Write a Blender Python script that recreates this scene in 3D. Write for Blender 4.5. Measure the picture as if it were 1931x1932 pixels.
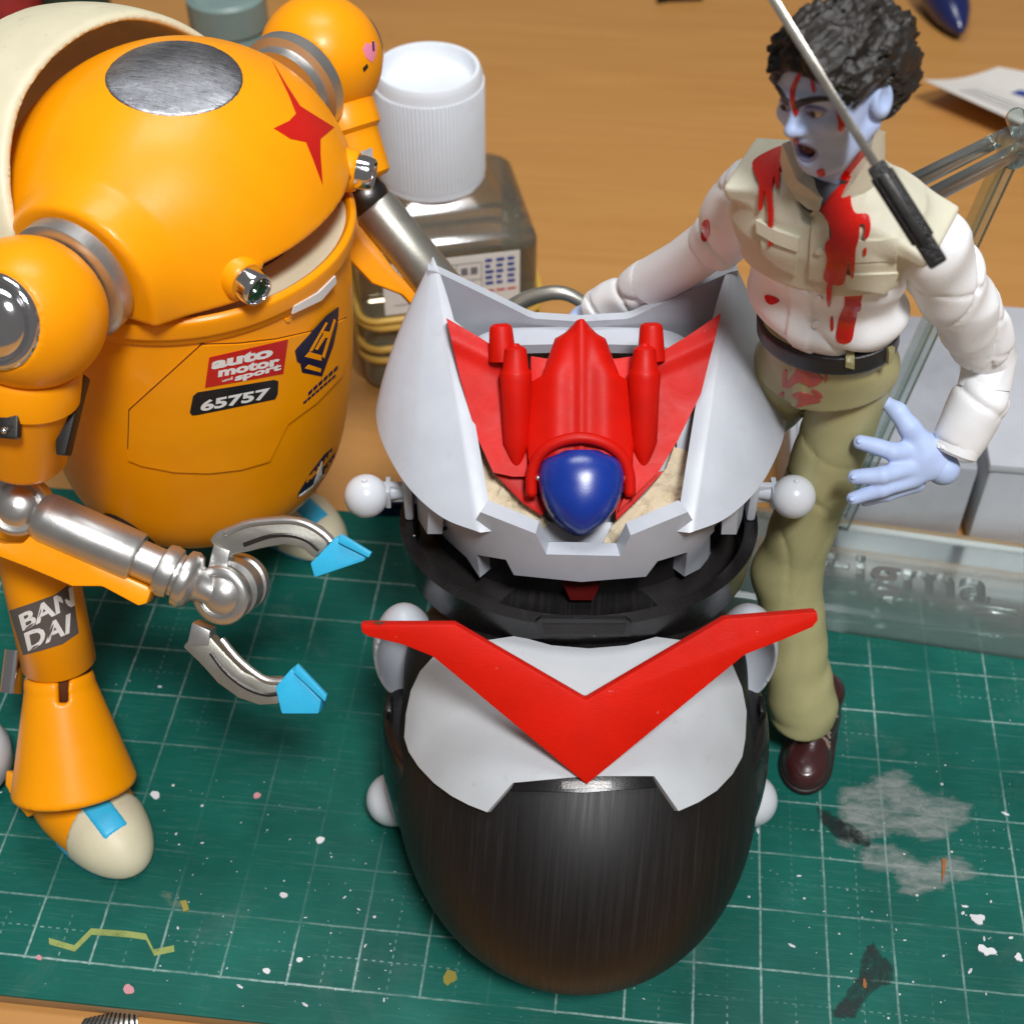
import bpy, bmesh, math, random
import numpy as np
from mathutils import Matrix, Vector, noise
from mathutils.geometry import delaunay_2d_cdt

for o in list(bpy.data.objects): bpy.data.objects.remove(o)
scene = bpy.context.scene
S = 0.01                      # everything below is written in centimetres, the scene is in metres

# ------------------------------------------------------------------ camera
CR = np.array([0.99413657, 0.10810934, 0.00220144])          # right
CF = np.array([-0.0741096, 0.69602947, -0.71417837])         # forward
CD = np.cross(CF, CR)                                        # down
CP = np.array([8.36618, -10.604848, 20.225616])
FPX = 2893.152 / 2047.0                                      # focal length in image widths
cam_data = bpy.data.cameras.new("camera")
cam = bpy.data.objects.new("camera", cam_data)
scene.collection.objects.link(cam)
m = Matrix.Identity(4)
for i in range(3):
    m[i][0] = CR[i]; m[i][1] = -CD[i]; m[i][2] = -CF[i]; m[i][3] = CP[i] * S
cam.matrix_world = m
cam_data.sensor_fit = 'HORIZONTAL'; cam_data.sensor_width = 36.0
cam_data.lens = 36.0 * FPX
cam_data.clip_start = 0.005; cam_data.clip_end = 10.0
cam_data.dof.use_dof = True
cam_data.dof.focus_distance = 0.203
cam_data.dof.aperture_fstop = 32.0
scene.camera = cam

# ------------------------------------------------------------------ room light
world = bpy.data.worlds.new("World"); scene.world = world
world.use_nodes = True
bg = world.node_tree.nodes["Background"]
bg.inputs[0].default_value = (1.0, 0.96, 0.92, 1); bg.inputs[1].default_value = 0.15

def area(name, loc, target, size, size_y, power, col):
    l = bpy.data.lights.new(name, 'AREA'); l.shape = 'RECTANGLE'
    l.size = size * S; l.size_y = size_y * S; l.energy = power; l.color = col
    o = bpy.data.objects.new(name, l); scene.collection.objects.link(o)
    o.location = [c * S for c in loc]
    o.rotation_euler = (Vector(target) - Vector(loc)).to_track_quat('-Z', 'Y').to_euler()
    return o
area("ceiling_lamp", (28, -46, 101), (6, 4, 2), 20, 20, 11.8, (0.98, 0.985, 1.0))
area("desk_lamp", (5, 16, 58), (6, 6, 2), 24, 14, 1.15, (0.96, 0.98, 1.0))

scene.view_settings.view_transform = 'Standard'
scene.view_settings.look = 'None'
scene.view_settings.exposure = 0.0
scene.view_settings.gamma = 1.0
scene.render.engine = 'CYCLES'
scene.cycles.use_denoising = True
scene.cycles.max_bounces = 7
scene.cycles.transmission_bounces = 6
scene.cycles.use_adaptive_sampling = True
scene.cycles.adaptive_threshold = 0.02
scene.cycles.transparent_max_bounces = 12

# ------------------------------------------------------------------ survey helpers
# (u, v) are positions measured on a 1931 px wide print of the photograph; each is placed at its own real height or distance
PW = 1931.0; PH = 1932.0
def rays(uv):
    uv = np.atleast_2d(np.asarray(uv, float))
    a = (uv[:, 0] - PW / 2) / (PW * FPX); b = (uv[:, 1] - PH / 2) / (PW * FPX)
    return CF[None] + a[:, None] * CR[None] + b[:, None] * CD[None]
def at(u, v, z=None, y=None, d=None):
    r = rays([(u, v)])[0]
    if z is not None: t = (z - CP[2]) / r[2]
    elif y is not None: t = (y - CP[1]) / r[1]
    else: t = d
    return CP + r * t
def atp(u, v, p0, n, off=0.0):               # on the plane through p0 with normal n
    r = rays([(u, v)])[0]; n = np.asarray(n, float)
    t = ((np.asarray(p0) + n * off - CP) @ n) / (r @ n)
    return CP + r * t
def nrm(v):
    v = np.asarray(v, float); return v / np.linalg.norm(v)

# ------------------------------------------------------------------ materials
def lin(c):
    c = np.array(c, float) / 255.0
    return tuple(np.where(c <= 0.04045, c / 12.92, ((c + 0.055) / 1.055) ** 2.4)) + (1.0,)
MATS = {}
class NT:
    def __init__(s, name):
        s.m = bpy.data.materials.new(name); s.m.use_nodes = True
        s.t = s.m.node_tree; s.n = s.t.nodes; s.b = s.n["Principled BSDF"]; s.out = s.n["Material Output"]
        s.tc = s.n.new("ShaderNodeTexCoord")
        mp = s.n.new("ShaderNodeMapping"); mp.inputs['Scale'].default_value = (100, 100, 100)
        s.l(s.tc.outputs['Object'], mp.inputs['Vector']); s.co = mp.outputs['Vector']
        MATS[name] = s.m
    def l(s, a, b): s.t.links.new(a, b)
    def noise(s, scale, detail=4, rough=.55, dist=0.0, co=None):
        n = s.n.new("ShaderNodeTexNoise"); n.inputs['Scale'].default_value = scale
        n.inputs['Detail'].default_value = detail; n.inputs['Roughness'].default_value = rough
        n.inputs['Distortion'].default_value = dist
        s.l(co or s.co, n.inputs['Vector']); return n.outputs['Fac']
    def stretch(s, sc, rot=(0, 0, 0)):
        mp = s.n.new("ShaderNodeMapping"); mp.inputs['Scale'].default_value = sc; mp.inputs['Rotation'].default_value = rot
        s.l(s.co, mp.inputs['Vector']); return mp.outputs['Vector']
    def ramp(s, fac, a, b, ca=(0, 0, 0, 1), cb=(1, 1, 1, 1)):
        r = s.n.new("ShaderNodeValToRGB"); e = r.color_ramp.elements
        e[0].position = a; e[1].position = b; e[0].color = ca; e[1].color = cb
        s.l(fac, r.inputs[0]); return r.outputs['Color']
    def mix(s, fac, a, b, mode='MIX'):
        n = s.n.new("ShaderNodeMix"); n.data_type = 'RGBA'; n.blend_type = mode
        for val, i in ((fac, 0), (a, 6), (b, 7)):
            if isinstance(val, (int, float)): n.inputs[i].default_value = val
            elif isinstance(val, tuple): n.inputs[i].default_value = val
            else: s.l(val, n.inputs[i])
        return n.outputs[2]
    def math(s, op, a, b=0.0, c=0.0):
        n = s.n.new("ShaderNodeMath"); n.operation = op
        for i, val in enumerate((a, b, c)):
            if isinstance(val, (int, float)): n.inputs[i].default_value = val
            else: s.l(val, n.inputs[i])
        return n.outputs[0]
    def bump(s, h, strength=.2, dist=.0001):
        n = s.n.new("ShaderNodeBump"); n.inputs['Strength'].default_value = strength; n.inputs['Distance'].default_value = dist
        s.l(h, n.inputs['Height']); s.l(n.outputs[0], s.b.inputs['Normal'])
    def set(s, **k):
        for key, v in k.items():
            i = s.b.inputs[key.replace('_', ' ')]
            if isinstance(v, (int, float, tuple)): i.default_value = v
            else: s.l(v, i)

def plastic(name, rgb, rough=.35, var=.10, metal=0.0, bump=.06, bscale=30.0, spec=.5, coat=0.0, sss=0.0, dirt=None, scr=0.0, specks=0.0, smudge=0.0):
    t = NT(name); c = lin(rgb)
    dark = tuple(x * (1 - var) for x in c[:3]) + (1.0,)
    lite = tuple(min(1, x * (1 + var * .5)) for x in c[:3]) + (1.0,)
    col = t.ramp(t.noise(1.3, 5), .3, .7, dark, lite)
    if dirt:
        d = t.ramp(t.noise(3.1, 8, .72), .60, .74)
        dd = t.math('MULTIPLY', d, .45)
        col = t.mix(dd, col, lin(dirt))
    if specks:
        sp = t.math('MULTIPLY', t.ramp(t.noise(9.0, 2, .4), .76, .80), t.ramp(t.noise(.9, 3), .42, .60))
        col = t.mix(t.math('MULTIPLY', sp, specks), col, lin((225, 222, 216)))
    if smudge:
        sm = t.ramp(t.noise(2.4, 7, .7, 1.2), .50, .72); col = t.mix(t.math('MULTIPLY', sm, smudge), col, dark)
    t.set(Base_Color=col, Metallic=metal, Specular_IOR_Level=spec)
    r = t.ramp(t.noise(2.6, 8, .72, .8), .3, .75, (rough * .86,) * 3 + (1,), (min(1, rough * 1.2),) * 3 + (1,))
    t.set(Roughness=r)
    if coat: t.set(Coat_Weight=coat, Coat_Roughness=.12)
    if sss: t.set(Subsurface_Weight=sss, Subsurface_Radius=(.8, .6, .5), Subsurface_Scale=.002)
    h = t.noise(bscale, 5, .6)
    if scr:
        s2 = t.noise(1.0, 6, .7, .2, t.stretch((4, 60, 9), (0, 0, .5)))
        h = t.math('ADD', h, t.math('MULTIPLY', s2, scr))
    t.bump(h, bump, .0004)
    return t.m

# ------------------------------------------------------------------ mesh helpers
ORG = {}
def link(o): scene.collection.objects.link(o)
def add(name, v, f, mat, parent=None, smooth=True, angle=35.0, base=None):
    v = np.asarray(v, float)
    if parent is not None: org = ORG[parent.name]
    else:
        org = np.array(base, float) if base is not None else np.array([(v[:, 0].min() + v[:, 0].max()) / 2, (v[:, 1].min() + v[:, 1].max()) / 2, v[:, 2].min()])
    me = bpy.data.meshes.new(name)
    me.from_pydata(((v - org) * S).tolist(), [], [tuple(int(i) for i in q) for q in f])
    me.validate(); me.update()
    bm = bmesh.new(); bm.from_mesh(me); bmesh.ops.recalc_face_normals(bm, faces=bm.faces); bm.to_mesh(me); bm.free()
    if smooth:
        me.polygons.foreach_set('use_smooth', [True] * len(me.polygons))
        if angle: me.set_sharp_from_angle(angle=math.radians(angle))
    o = bpy.data.objects.new(name, me); link(o)
    me.materials.append(MATS[mat] if isinstance(mat, str) else mat)
    if parent is not None: o.parent = parent
    else: o.location = (org * S).tolist()
    ORG[o.name] = org
    return o
def thing(name, base, label, cat, group=None):
    o = bpy.data.objects.new(name, None); link(o); o.empty_display_size = .01
    o.location = (np.array(base, float) * S).tolist(); ORG[o.name] = np.array(base, float)
    return tag(o, label, cat, group)
def tag(o, label, cat, group=None, kind=None):
    o['label'] = label; o['category'] = cat
    if group: o['group'] = group
    if kind: o['kind'] = kind
    return o
def join(*vf):
    V = []; F = []; n = 0
    for v, f in vf:
        v = np.asarray(v, float); V.append(v); F += [tuple(i + n for i in q) for q in f]; n += len(v)
    return np.vstack(V), F
def frame(d, up=(0, 0, 1)):
    d = nrm(d); up = np.asarray(up, float)
    if abs(d @ up) > .97: up = np.array([1.0, 0, 0])
    x = nrm(np.cross(up, d)); y = np.cross(d, x)
    return x, y, d
def lathe(prof, A, d, seg=48, up=(0, 0, 1), cap=True):       # prof: (distance along d, radius)
    x, y, d = frame(d, up); A = np.asarray(A, float); V = []; F = []
    th = np.linspace(0, 2 * math.pi, seg, endpoint=False)
    ring = np.cos(th)[:, None] * x + np.sin(th)[:, None] * y
    for t, r in prof: V.append(A + d * t + ring * r)
    V = np.vstack(V); n = len(prof)
    for i in range(n - 1):
        for j in range(seg):
            k = (j + 1) % seg
            F.append((i * seg + j, i * seg + k, (i + 1) * seg + k, (i + 1) * seg + j))
    if cap:
        if prof[0][1] > 1e-6: F.append(tuple(range(seg))[::-1])
        if prof[-1][1] > 1e-6: F.append(tuple((n - 1) * seg + j for j in range(seg)))
    return V, F
def cyl(A, B, r, bev=.02, seg=40, r2=None):
    A = np.asarray(A, float); B = np.asarray(B, float); L = np.linalg.norm(B - A); r2 = r if r2 is None else r2
    return lathe([(0, r - bev), (bev, r), (L - bev, r2), (L, r2 - bev)], A, B - A, seg)
def ball(c, r, seg=40, rings=24, sq=(1, 1, 1)):
    V = []; F = []
    for i in range(rings + 1):
        a = math.pi * i / rings
        for j in range(seg):
            b = 2 * math.pi * j / seg
            V.append((c[0] + r * sq[0] * math.sin(a) * math.cos(b), c[1] + r * sq[1] * math.sin(a) * math.sin(b), c[2] + r * sq[2] * math.cos(a)))
    for i in range(rings):
        for j in range(seg):
            k = (j + 1) % seg
            F.append((i * seg + j, i * seg + k, (i + 1) * seg + k, (i + 1) * seg + j))
    return np.array(V), F
def tube(path, r, seg=14, closed=False):
    path = np.asarray(path, float); n = len(path); r = np.broadcast_to(np.asarray(r, float), (n,)); V = []; F = []
    T = np.gradient(path, axis=0)
    if closed: T = np.roll(path, -1, 0) - np.roll(path, 1, 0)
    up = np.array([0.13, 0.21, 1.0])
    for i in range(n):
        x, y, _ = frame(T[i], up); up = y
        a = np.linspace(0, 2 * math.pi, seg, endpoint=False)
        V.append(path[i] + r[i] * (np.cos(a)[:, None] * x + np.sin(a)[:, None] * y))
    V = np.vstack(V)
    for i in range(n if closed else n - 1):
        i2 = (i + 1) % n
        for j in range(seg):
            k = (j + 1) % seg
            F.append((i * seg + j, i * seg + k, i2 * seg + k, i2 * seg + j))
    if not closed:
        F.append(tuple(range(seg))[::-1]); F.append(tuple((n - 1) * seg + j for j in range(seg)))
    return V, F
def curve(pts, n=40, closed=False):                          # Catmull-Rom through the points
    p = np.asarray(pts, float); m_ = len(p); out = []
    ext = np.vstack([p[-1], p, p[0], p[1]]) if closed else np.vstack([2 * p[0] - p[1], p, 2 * p[-1] - p[-2]])
    segs = m_ if closed else m_ - 1; per = max(2, n // segs)
    for i in range(segs):
        a, b, c, d = ext[i], ext[i + 1], ext[i + 2], ext[i + 3]
        for t in np.linspace(0, 1, per, endpoint=False):
            out.append(.5 * (2 * b + (c - a) * t + (2 * a - 5 * b + 4 * c - d) * t * t + (3 * b - a - 3 * c + d) * t ** 3))
    if not closed: out.append(p[-1])
    return np.array(out)
def box(c, half, ax=None, bev=.03):
    """bevelled box: centre, half sizes, three axis vectors"""
    ax = np.eye(3) if ax is None else np.asarray(ax, float)
    bm = bmesh.new(); bmesh.ops.create_cube(bm, size=2.0)
    for v in bm.verts: v.co = Vector([v.co[i] * half[i] for i in range(3)])
    if bev > 0: bmesh.ops.bevel(bm, geom=list(bm.edges), offset=bev, segments=2, profile=.6, affect='EDGES')
    V = np.array([v.co[:] for v in bm.verts]); bm.verts.index_update()
    F = [tuple(v.index for v in f.verts) for f in bm.faces]; bm.free()
    return np.asarray(c, float) + V @ ax, F
def soft_patch(pix, z, step=14.0, soft=30.0):
    """flat film on the mat that thins out towards its outline: vertices, faces, fade per vertex"""
    V2, T, bnd = fill2d(pix, step); B = np.unique(np.array(bnd).ravel()); P2 = V2[B]
    dist = np.min(np.linalg.norm(V2[:, None] - P2[None], axis=2), 1)
    return np.array([at(u, v, z=z) for u, v in V2]), T, np.clip(dist / soft, 0, 1)
def prism(pts3, n, t, bev=.02):
    """flat outline (3-D points in one plane) given thickness t along n, edges bevelled"""
    pts3 = np.asarray(pts3, float); n = nrm(n)
    bm = bmesh.new()
    vs = [bm.verts.new(p) for p in pts3]; f = bm.faces.new(vs)
    r = bmesh.ops.extrude_face_region(bm, geom=[f])
    for g in r['geom']:
        if isinstance(g, bmesh.types.BMVert): g.co += Vector(n * t)
    bmesh.ops.recalc_face_normals(bm, faces=bm.faces)
    if bev > 0: bmesh.ops.bevel(bm, geom=list(bm.edges), offset=bev, segments=2, profile=.6, affect='EDGES', clamp_overlap=True)
    bm.verts.index_update()
    V = np.array([v.co[:] for v in bm.verts]); F = [tuple(v.index for v in f.verts) for f in bm.faces]; bm.free()
    return V, F
def plate(pix, p0, n, t, bev=.02, off=0.0):                  # outline measured on the print, laid on a real plane
    return prism([atp(u, v, p0, n, off) for u, v in pix], n, t, bev)
def fill2d(poly, step):
    """triangulate the inside of a 2-D outline with points about `step` apart"""
    poly = np.asarray(poly, float); out = []
    for i in range(len(poly)):
        a, b = poly[i], poly[(i + 1) % len(poly)]; k = max(1, int(np.linalg.norm(b - a) / step))
        for j in range(k): out.append(a + (b - a) * j / k)
    B = np.array(out); nb = len(B)
    x0, y0 = B.min(0); x1, y1 = B.max(0)
    gx, gy = np.meshgrid(np.arange(x0 + step * .5, x1, step), np.arange(y0 + step * .5, y1, step))
    G = np.c_[gx.ravel(), gy.ravel()]
    ins = np.zeros(len(G), bool); xj, yj = B[-1]
    for xi, yi in B:
        c = ((yi > G[:, 1]) != (yj > G[:, 1])) & (G[:, 0] < (xj - xi) * (G[:, 1] - yi) / (yj - yi + 1e-12) + xi)
        ins ^= c; xj, yj = xi, yi
    G = G[ins]
    if len(G):
        dmin = np.min(np.linalg.norm(G[:, None] - B[None], axis=2), 1); G = G[dmin > step * .45]
    P = np.vstack([B, G]) if len(G) else B
    r = delaunay_2d_cdt([Vector(p) for p in P], [(i, (i + 1) % nb) for i in range(nb)], [], 1, 1e-6)
    V = np.array([v[:] for v in r[0]]); E = {}
    T = [tuple(t) for t in r[2]]
    for t in T:
        for i in range(len(t)):
            e = (t[i], t[(i + 1) % len(t)]); E[e] = 1
    bnd = [e for e in E if (e[1], e[0]) not in E]
    return V, T, bnd
# ------------------------------------------------------------------ distance-field modelling
f4 = np.float32
def cap(P, a, b, r1, r2=None):
    a = np.asarray(a, f4); b = np.asarray(b, f4); r2 = r1 if r2 is None else r2
    ab = b - a; t = np.clip(((P - a) @ ab) / (ab @ ab), 0, 1)
    return np.linalg.norm(P - a - t[:, None] * ab, axis=1) - (r1 + (r2 - r1) * t)
def ell(P, c, r, ax=None):
    q = P - np.asarray(c, f4)
    if ax is not None: q = q @ np.asarray(ax, f4).T
    r = np.asarray(r, f4); k0 = np.linalg.norm(q / r, axis=1); k1 = np.linalg.norm(q / (r * r), axis=1) + 1e-9
    return k0 * (k0 - 1) / k1
def bxs(P, c, h, ax=None, rd=.03):
    q = P - np.asarray(c, f4)
    if ax is not None: q = q @ np.asarray(ax, f4).T
    q = np.abs(q) - (np.asarray(h, f4) - rd)
    return np.linalg.norm(np.maximum(q, 0), axis=1) + np.minimum(q.max(1), 0) - rd
def smin(a, b, k):
    h = np.maximum(k - np.abs(a - b), 0) / k
    return np.minimum(a, b) - h * h * k * .25
def smax(a, b, k): return -smin(-a, -b, k)
def wob(P, s, seed=0.0):                                     # cheap smooth noise -1..1
    x, y, z = P[:, 0] * s + seed, P[:, 1] * s + seed * 1.7, P[:, 2] * s - seed * .6
    return (np.sin(x * 1.1 + 1.9 * np.sin(y * .7 + z * .5)) + np.sin(y * 1.3 + 1.7 * np.sin(z * .8 - x * .6) + 2) + np.sin(z * 1.2 + 1.8 * np.sin(x * .9 + y * .4) + 4)) / 3
def crease(P, amp, k, dirv, seed, w=4.0):                       # narrow sculpted grooves running across dirv
    ph = k * (P @ np.asarray(dirv, f4)) + 2.6 * wob(P, 1.1, seed) + seed
    return amp * (1 - np.abs(np.sin(ph))) ** w * np.clip(.55 + .9 * wob(P, 1.7, seed + 5), 0, 1)
def surfnet(fn, lo, hi, h, proj=True):
    lo = np.asarray(lo, float); hi = np.asarray(hi, float)
    m_ = np.maximum(np.ceil((hi - lo) / (4 * h)).astype(int), 1)
    ax = [np.arange(m_[i] + 1) * 4 * h + lo[i] for i in range(3)]
    g = np.stack(np.meshgrid(*ax, indexing='ij'), -1).reshape(-1, 3).astype(f4)
    dc = fn(g).reshape(m_ + 1)
    near = np.abs(dc) < 4 * h * 1.75
    blk = np.zeros(m_, bool)
    sl = [slice(0, -1), slice(1, None)]
    for a in sl:
        for b in sl:
            for c in sl: blk |= near[a, b, c]
    cell = blk.repeat(4, 0).repeat(4, 1).repeat(4, 2)
    n = m_ * 4 + 1
    pm = np.zeros(n, bool)
    for a in (0, 1):
        for b in (0, 1):
            for c in (0, 1): pm[a:n[0] - 1 + a, b:n[1] - 1 + b, c:n[2] - 1 + c] |= cell
    ii = [np.clip(np.round(np.arange(n[i]) / 4).astype(int), 0, m_[i]) for i in range(3)]
    D = dc[np.ix_(*ii)].astype(f4)
    idx = np.argwhere(pm)
    for s0 in range(0, len(idx), 400000):
        q = idx[s0:s0 + 400000]
        D[q[:, 0], q[:, 1], q[:, 2]] = fn((q * h + lo).astype(f4))
    sg = D < 0
    cs = np.stack([sg[a:n[0] - 1 + a, b:n[1] - 1 + b, c:n[2] - 1 + c] for a in (0, 1) for b in (0, 1) for c in (0, 1)], -1)
    k = cs.sum(-1); act = (k > 0) & (k < 8) & cell
    ci = np.argwhere(act); vid = -np.ones(act.shape, int); vid[act] = np.arange(len(ci))
    acc = np.zeros((len(ci), 3)); cnt = np.zeros(len(ci))
    cor = [(a, b, c) for a in (0, 1) for b in (0, 1) for c in (0, 1)]
    for a in cor:
        for b in cor:
            if sum(abs(a[i] - b[i]) for i in range(3)) == 1 and a < b:
                da = D[ci[:, 0] + a[0], ci[:, 1] + a[1], ci[:, 2] + a[2]]; db = D[ci[:, 0] + b[0], ci[:, 1] + b[1], ci[:, 2] + b[2]]
                x = (da < 0) != (db < 0); t = np.where(x, da / np.where(x, da - db, 1), 0)
                p = np.array(a)[None] + t[:, None] * (np.array(b) - np.array(a))[None]
                acc[x] += p[x]; cnt[x] += 1
    V = (ci + acc / np.maximum(cnt, 1)[:, None]) * h + lo
    F = []
    for axx in range(3):
        o1, o2 = [(1, 2), (2, 0), (0, 1)][axx]
        s0 = [slice(None)] * 3; s1 = [slice(None)] * 3
        s0[axx] = slice(0, -1); s1[axx] = slice(1, None)
        e = np.argwhere(sg[tuple(s0)] != sg[tuple(s1)])
        ok = (e[:, o1] > 0) & (e[:, o2] > 0) & (e[:, o1] < n[o1] - 1) & (e[:, o2] < n[o2] - 1)
        e = e[ok]
        def vv(d1, d2):
            q = e.copy(); q[:, o1] -= d1; q[:, o2] -= d2; return vid[q[:, 0], q[:, 1], q[:, 2]]
        Q = np.stack([vv(1, 1), vv(0, 1), vv(0, 0), vv(1, 0)], 1)
        flip = ~sg[tuple(s0)][e[:, 0], e[:, 1], e[:, 2]]
        Q[flip] = Q[flip][:, ::-1]
        Q = Q[(Q >= 0).all(1)]
        F.append(Q)
    F = np.vstack(F)
    if proj:
        for _ in range(2):
            d = fn(V.astype(f4)); N = grad(fn, V, h * .5)
            V = V - np.clip(d, -h * .5, h * .5)[:, None] * N * .9
    return V, F
def grad(fn, P, e=.01):
    P = np.asarray(P); G = np.zeros((len(P), 3))
    for i in range(3):
        dv = np.zeros(3); dv[i] = e
        G[:, i] = fn((P + dv).astype(f4)) - fn((P - dv).astype(f4))
    return G / (np.linalg.norm(G, axis=1)[:, None] + 1e-12)
def hits(uv, fn, t0=8.0, n=90):
    """where the lines of sight of survey points meet a surface"""
    r = rays(uv); L = np.linalg.norm(r, axis=1); r = r / L[:, None]; t = np.full(len(r), t0)
    for _ in range(n):
        t = t + np.clip(fn((CP + r * t[:, None]).astype(f4)), -.5, 2.0) * .8
        t = np.minimum(t, 45)
    return CP + r * t[:, None]
def onsurf(poly, fn, t=.012, lift=0.0, inner=.03, step=7.0, edge=0.0):
    """a thin solid that follows a surface, with the given outline"""
    V2, T, bnd = fill2d(poly, step)
    P = hits(V2, fn); N = grad(fn, P)
    ok = np.abs(fn(P.astype(f4))) < .05                      # keep only what really lies on the surface
    T = [q for q in T if all(ok[i] for i in q) and max(np.linalg.norm(P[q[i]] - P[q[i - 1]]) for i in range(3)) < .35 + step * .02]
    E = {(q[i], q[(i + 1) % len(q)]) for q in T for i in range(len(q))}; bnd = [e for e in E if (e[1], e[0]) not in E]
    used = sorted({i for q in T for i in q}); mp = {k: i for i, k in enumerate(used)}
    P, N = P[used], N[used]; T = [tuple(mp[i] for i in q) for q in T]; bnd = [(mp[a], mp[b]) for a, b in bnd]
    n = len(P); top = P + N * (lift + t); bot = P + N * (lift - inner)
    F = [tuple(q) for q in T] + [tuple(n + i for i in q[::-1]) for q in T]
    F += [(e[0], n + e[0], n + e[1], e[1]) for e in bnd]
    return np.vstack([top, bot]), F
def textmesh(s, bold=.0, shear=0.0, res=3):
    c = bpy.data.curves.new('t', 'FONT'); c.body = s; c.offset = bold; c.shear = shear; c.resolution_u = res
    o = bpy.data.objects.new('t', c); link(o)
    dg = bpy.context.evaluated_depsgraph_get(); me = bpy.data.meshes.new_from_object(o.evaluated_get(dg))
    V = np.array([v.co[:2] for v in me.vertices]); F = [tuple(p.vertices) for p in me.polygons]
    bpy.data.objects.remove(o); bpy.data.curves.remove(c); bpy.data.meshes.remove(me)
    return V, F
def text_on(s, quad, fn, lift=.02, bold=.01, shear=0.0):
    """lettering stretched into a quad (bl, br, tr, tl on the print) lying on a surface"""
    V, F = textmesh(s, bold, shear); lo = V.min(0); hi = V.max(0); q = (V - lo) / (hi - lo)
    bl_, br_, tr_, tl_ = [np.array(p, float) for p in quad]
    uv = (bl_ * (1 - q[:, :1]) + br_ * q[:, :1]) * (1 - q[:, 1:]) + (tl_ * (1 - q[:, :1]) + tr_ * q[:, :1]) * q[:, 1:]
    P = hits(uv, fn); N = grad(fn, P)
    return P + N * lift, F
def relief(poly, p0, n, hfn, step=7.0, depth=.3):
    """height field over a flat base plane: hfn(u, v) -> height along n"""
    n = nrm(n); V2, T, bnd = fill2d(poly, step)
    B = np.array([atp(u, v, p0, n) for u, v in V2]); H = hfn(V2[:, 0], V2[:, 1])
    k = len(B); top = B + n * H[:, None]; bot = B - n * depth
    F = [tuple(q) for q in T] + [tuple(k + i for i in q[::-1]) for q in T] + [(e[0], k + e[0], k + e[1], e[1]) for e in bnd]
    return np.vstack([top, bot]), F
# ------------------------------------------------------------------ material library
plastic('orange_plastic', (255, 160, 0), .36, .05, bump=.035, bscale=18, spec=.32, coat=.06, scr=.25, smudge=.35, dirt=None, sss=.0)
plastic('cream_plastic', (216, 208, 178), .45, .06, bump=.05, dirt=(150, 130, 95))
plastic('grey_plastic', (186, 191, 199), .36, .08, bump=.05, bscale=45, scr=.35, smudge=.5, dirt=(160, 163, 168))
plastic('grey_plastic_matt', (184, 188, 191), .5, .06, bump=.05, bscale=45, dirt=(150, 148, 146))
plastic('white_ball_plastic', (206, 210, 215), .22, .03, bump=.02)
plastic('red_plastic', (206, 16, 1), .50, .16, bump=.04, bscale=40, spec=.25, specks=.9)
plastic('red_flat_plastic', (206, 22, 2), .56, .12, bump=.12, bscale=14, scr=.9, spec=.15, specks=.3, smudge=.5)
plastic('blue_plastic', (14, 50, 142), .28, .10, bump=.02, spec=.6)
plastic('black_plastic', (19, 17, 18), .26, .2, bump=.06, scr=.5, dirt=(50, 44, 41), specks=.6)
plastic('putty', (226, 210, 178), .8, .22, bump=.9, bscale=9, dirt=(150, 105, 60))
plastic('silver_metal', (200, 199, 196), .34, .08, metal=.9, bump=.06, bscale=40, dirt=(160, 158, 152))
plastic('dull_silver', (176, 174, 164), .40, .12, metal=.85, bump=.08, bscale=34, dirt=(130, 129, 116))
plastic('dark_metal', (96, 94, 92), .34, .2, metal=1.0, bump=.1)
plastic('chrome', (225, 225, 228), .10, .06, metal=1.0, bump=.03, bscale=60)
plastic('cyan_plastic', (48, 178, 222), .42, .10, bump=.12, bscale=22, dirt=(110, 140, 150))
plastic('sole_blue', (44, 128, 158), .5, .1)
plastic('brown_inner', (92, 50, 26), .5, .2)
plastic('dark_gap', (26, 23, 22), .5, .2)
plastic('green_glass', (8, 84, 44), .1, .2, coat=.5)
plastic('throat_red', (96, 10, 6), .5, .2)
plastic('undershirt', (70, 72, 84), .6, .15)
plastic('decal_red', (196, 26, 20), .35, .05)
plastic('star_red', (202, 24, 12), .4, .1)
plastic('decal_black', (26, 24, 26), .32, .05)
plastic('decal_grey', (92, 84, 82), .38, .05)
plastic('decal_white', (232, 230, 226), .4, .03)
plastic('decal_navy', (26, 28, 58), .35, .05)
plastic('decal_pink', (240, 140, 170), .35, .05)
plastic('skin_blue', (186, 206, 246), .52, .06, bump=.10, bscale=24)
plastic('vest_beige', (213, 208, 186), .55, .07, bump=.14, bscale=26, dirt=(176, 166, 136))
plastic('shirt_white', (243, 245, 247), .42, .04, bump=.08, bscale=26, dirt=(222, 220, 212))
plastic('trouser_olive', (166, 161, 116), .42, .10, bump=.12, bscale=26, dirt=(142, 134, 92))
plastic('leather_black', (34, 34, 38), .35, .2, bump=.2)
plastic('shoe_brown', (62, 30, 30), .25, .2, bump=.1, coat=.3)
plastic('shoe_sole', (40, 24, 24), .5, .2)
plastic('lace', (150, 130, 118), .6, .2)
plastic('hair_black', (40, 36, 33), .36, .3, bump=.6, bscale=14)
plastic('blood_red', (212, 22, 8), .22, .25, bump=.3, bscale=10, coat=.5)
plastic('blood_pale', (176, 84, 74), .4, .15, bump=.1)
plastic('mouth_dark', (70, 14, 16), .35, .3)
plastic('eye_white', (214, 206, 176), .25, .05)
plastic('brow', (66, 56, 58), .6, .2)
plastic('lip', (150, 152, 196), .45, .1)
plastic('steel_blade', (214, 208, 196), .25, .08, metal=1.0, bump=.06)
plastic('grip_black', (30, 29, 30), .32, .3, bump=.6, bscale=22)
plastic('rubber_band', (206, 164, 72), .5, .1)
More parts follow.
